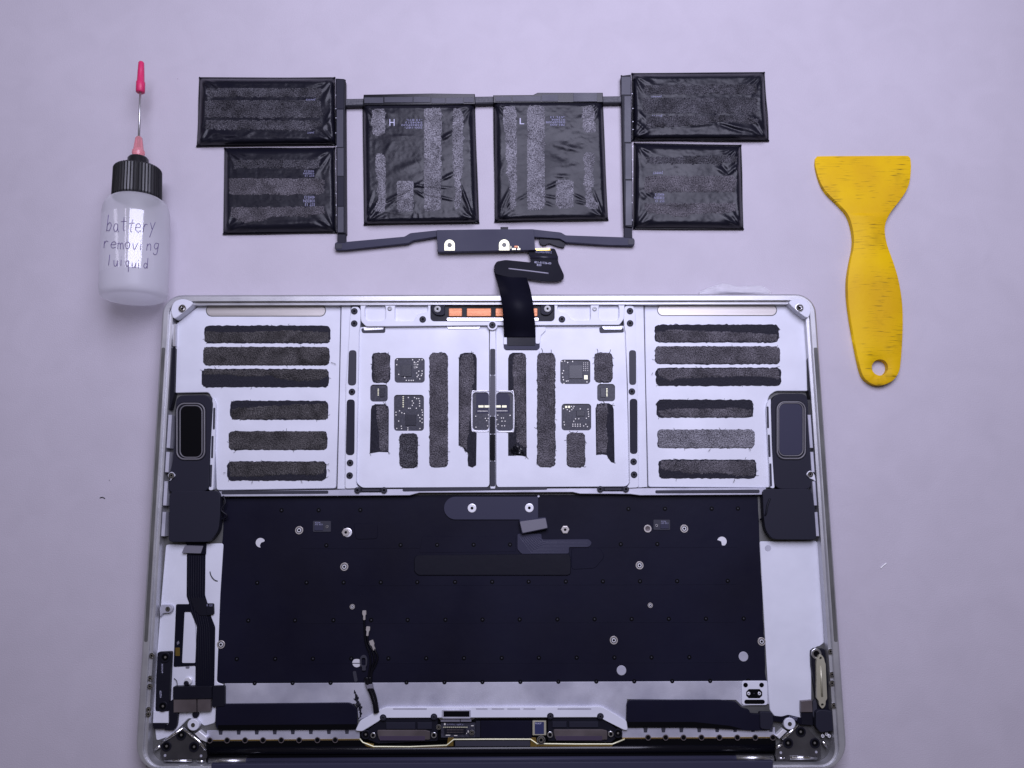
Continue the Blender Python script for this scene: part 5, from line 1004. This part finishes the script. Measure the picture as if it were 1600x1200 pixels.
GL = {'b': [[(0, 1.6), (0.05, 0)], [(0.03, .55), (.35, .85), (.6, .55), (.4, .05), (.05, .1)]], 'a': [[(.6, .75), (.25, .85), (.02, .4), (.25, .03), (.55, .3), (.6, .75), (.6, .25), (.75, .02)]],
      't': [[(.35, 1.4), (.3, .2), (.5, 0)], [(0, .95), (.65, 1.0)]], 'e': [[(.05, .45), (.6, .5), (.45, .85), (.15, .75), (.05, .3), (.3, 0), (.65, .15)]], 'r': [[(.1, .85), (.12, 0)], [(.12, .5), (.35, .85), (.6, .75)]],
      'y': [[(.05, .85), (.3, .2)], [(.65, .9), (.3, .1), (.05, -.6)]], 'm': [[(.05, .85), (.05, 0)], [(.05, .6), (.25, .85), (.38, .6), (.4, 0)], [(.4, .6), (.6, .85), (.75, .6), (.8, 0)]],
      'o': [[(.3, .85), (.05, .5), (.2, .05), (.5, .15), (.58, .6), (.3, .85)]], 'v': [[(.05, .85), (.3, .02), (.6, .9)]], 'i': [[(.2, .8), (.22, 0)], [(.2, 1.15), (.22, 1.2)]], 'n': [[(.05, .85), (.06, 0)], [(.06, .55), (.35, .85), (.52, .6), (.55, 0)]],
      'g': [[(.55, .8), (.2, .85), (.05, .45), (.3, .1), (.55, .4), (.58, .8), (.5, -.4), (.2, -.6), (0, -.35)]], 'l': [[(.15, 1.6), (.15, 0)]], 'u': [[(.05, .85), (.1, .2), (.35, .05), (.55, .4), (.58, .85), (.6, .02)]],
      'q': [[(.5, .8), (.15, .8), (.05, .4), (.3, .1), (.52, .5), (.52, .85), (.5, -.6)]], 'd': [[(.55, .6), (.25, .85), (.05, .4), (.3, .03), (.55, .35)], [(.6, 1.6), (.58, 0)]]}
def write(s, x0, y0, x1, y1, h):
    n = len(s); bm = bmesh.new()
    for i, ch in enumerate(s):
        t = i / (n - 1) if n > 1 else 0; ox, oy = x0 + (x1 - x0) * i / n, y0 + (y1 - y0) * t; wdt = (x1 - x0) / n * random.uniform(0.98, 1.2); oy += random.uniform(-1.2, 1.2); hh = h * random.uniform(0.9, 1.12); sl = random.uniform(0.0, 0.16)
        for st in GL[ch]:
            pts = [on_bottle(ox + p[0] * wdt + p[1] * hh * sl, oy - p[1] * hh) for p in st]
            tube_bm(bm, smooth_path(pts, 4) if len(pts) > 2 else pts, 0.17, 5)
    from_bm('handwriting', bm, 'ink', BOT, smooth=True)
write('battery', 166, 362, 245, 362, 14.5)
write('removing', 161, 388, 251, 391, 12.5)
write('luiquid', 168, 415, 233, 419, 11)

# ================================================================== the scraper
SCR = [(80, 75), (88, 66), (110, 62), (300, 61), (500, 60), (520, 64), (529, 78), (528, 130), (519, 188), (500, 235), (462, 288), (427, 333), (404, 380), (399, 425), (410, 487), (435, 558), (460, 638), (478, 738), (483, 830), (481, 930), (473, 1040), (465, 1083), (442, 1118), (405, 1140), (368, 1146), (330, 1134), (297, 1102), (277, 1035), (256, 930), (237, 820), (226, 720), (227, 640), (240, 560), (252, 500), (254, 450), (244, 392), (224, 340), (182, 292), (127, 237), (97, 182), (79, 112)]
poly = [(1250 + x / 3, 220 + y / 3) for x, y in SCR]
poly = [tuple(v)[:2] for v in smooth_path([(x, y, 0) for x, y in poly] + [(poly[0][0], poly[0][1], 0)], 3)][:-1]
bm = slab_bm(poly, 0.3, 3.6, holes=[circ(1375.3, 574, 12.6, 32)], bevel=0.9, seg=4)
for yy in range(244, 602, 11):
    bmesh.ops.bisect_plane(bm, geom=bm.verts[:] + bm.edges[:] + bm.faces[:], plane_co=P(1350, yy, 3.6), plane_no=(0, 1, 0))
for xx in range(1282, 1426, 11):
    bmesh.ops.bisect_plane(bm, geom=bm.verts[:] + bm.edges[:] + bm.faces[:], plane_co=P(xx, 420, 3.6), plane_no=(1, 0, 0))
wp = [P(x, y, 3.6) for x, y in poly]; hc = P(1375.3, 574, 3.6)
def edge_d(v):
    d = abs((Vector((v.x, v.y, 0)) - Vector((hc.x, hc.y, 0))).length - 4.2)
    for a, b in zip(wp, wp[1:] + wp[:1]):
        ax, ay = b.x - a.x, b.y - a.y; t = max(0, min(1, ((v.x - a.x) * ax + (v.y - a.y) * ay) / (ax * ax + ay * ay + 1e-9)))
        d = min(d, math.hypot(v.x - a.x - ax * t, v.y - a.y - ay * t))
    return d
yA, yB = P(1350, 240, 3.6).y, P(1350, 335, 3.6).y
for v in bm.verts:
    if v.co.z > 3.3:
        d = min(edge_d(v.co) / 9.0, 1); v.co.z += 1.5 * (1 - (1 - d) ** 2) * (0.35 if v.co.y > yB else 1.0)
    t = (v.co.y - yB) / (yA - yB)
    if t > 0:
        t = min(t, 1); v.co.z = 0.3 + (v.co.z - 0.3) * (1 - 0.75 * t ** 1.6)
org = P(1350, 420, 0)
for v in bm.verts: v.co = (v.co - org) * MM
bmesh.ops.recalc_face_normals(bm, faces=bm.faces)
me = bpy.data.meshes.new('scraper'); bm.to_mesh(me); bm.free(); me.polygons.foreach_set('use_smooth', [True] * len(me.polygons))
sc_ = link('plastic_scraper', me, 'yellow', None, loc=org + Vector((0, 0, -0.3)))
sc_.o['label'] = 'worn yellow plastic scraper with a flared blade and a hole in its handle'; sc_.o['category'] = 'scraper'

# ================================================================== tissue, crumbs
def tissue():
    top = [(1093, 456), (1105, 450), (1118, 446), (1128, 442.5), (1137, 443.5), (1146, 446), (1156, 447.5), (1166, 446.5), (1178, 446), (1190, 446.5), (1199, 451), (1205, 456)]
    bm = bmesh.new(); g = []
    for j in range(8):
        row = []
        for i, (x, y) in enumerate(top):
            yy = y + (462 - y) * j / 7; h = 0.3 + (2.6 * math.sin(math.pi * j / 8) + 1.6 * abs(nz(x, yy, 0.07, 5)) * 2 + 0.5 * nz(x, yy, 0.12, 2)) * (0.25 + 0.75 * math.sin(math.pi * i / (len(top) - 1)))
            if 4 <= i <= 8 and j < 4: h *= 0.55
            row.append(bm.verts.new(P(x + random.gauss(0, .3), yy, max(h * 1.7, 0.1))))
        g.append(row)
    for j in range(7):
        for i in range(len(top) - 1): bm.faces.new((g[j][i], g[j + 1][i], g[j + 1][i + 1], g[j][i + 1]))
    bmesh.ops.solidify(bm, geom=bm.faces[:], thickness=0.15)
    n = from_bm('crumpled_tissue', bm, 'paper', None, smooth=True)
    n.o['label'] = 'scrap of crumpled white tissue sticking out behind the laptop'; n.o['category'] = 'tissue'
tissue()
def crumb(name, pts, r, m, label, cat):
    bm = bmesh.new(); tube_bm(bm, smooth_path([P(*p) for p in pts], 4), r, 6)
    n = from_bm(name, bm, m, None, smooth=True); n.o['label'] = label; n.o['category'] = cat
crumb('black_crumb', [(156, 778, .2), (160, 777, .3), (164, 779, .2)], 0.22, 'dirt', 'tiny black fibre lying on the table left of the laptop', 'crumb')
crumb('white_sliver', [(1376, 888, .2), (1380, 884, .3), (1385, 880, .2)], 0.28, 'white_fleck', 'thin white sliver lying on the table right of the laptop', 'crumb')
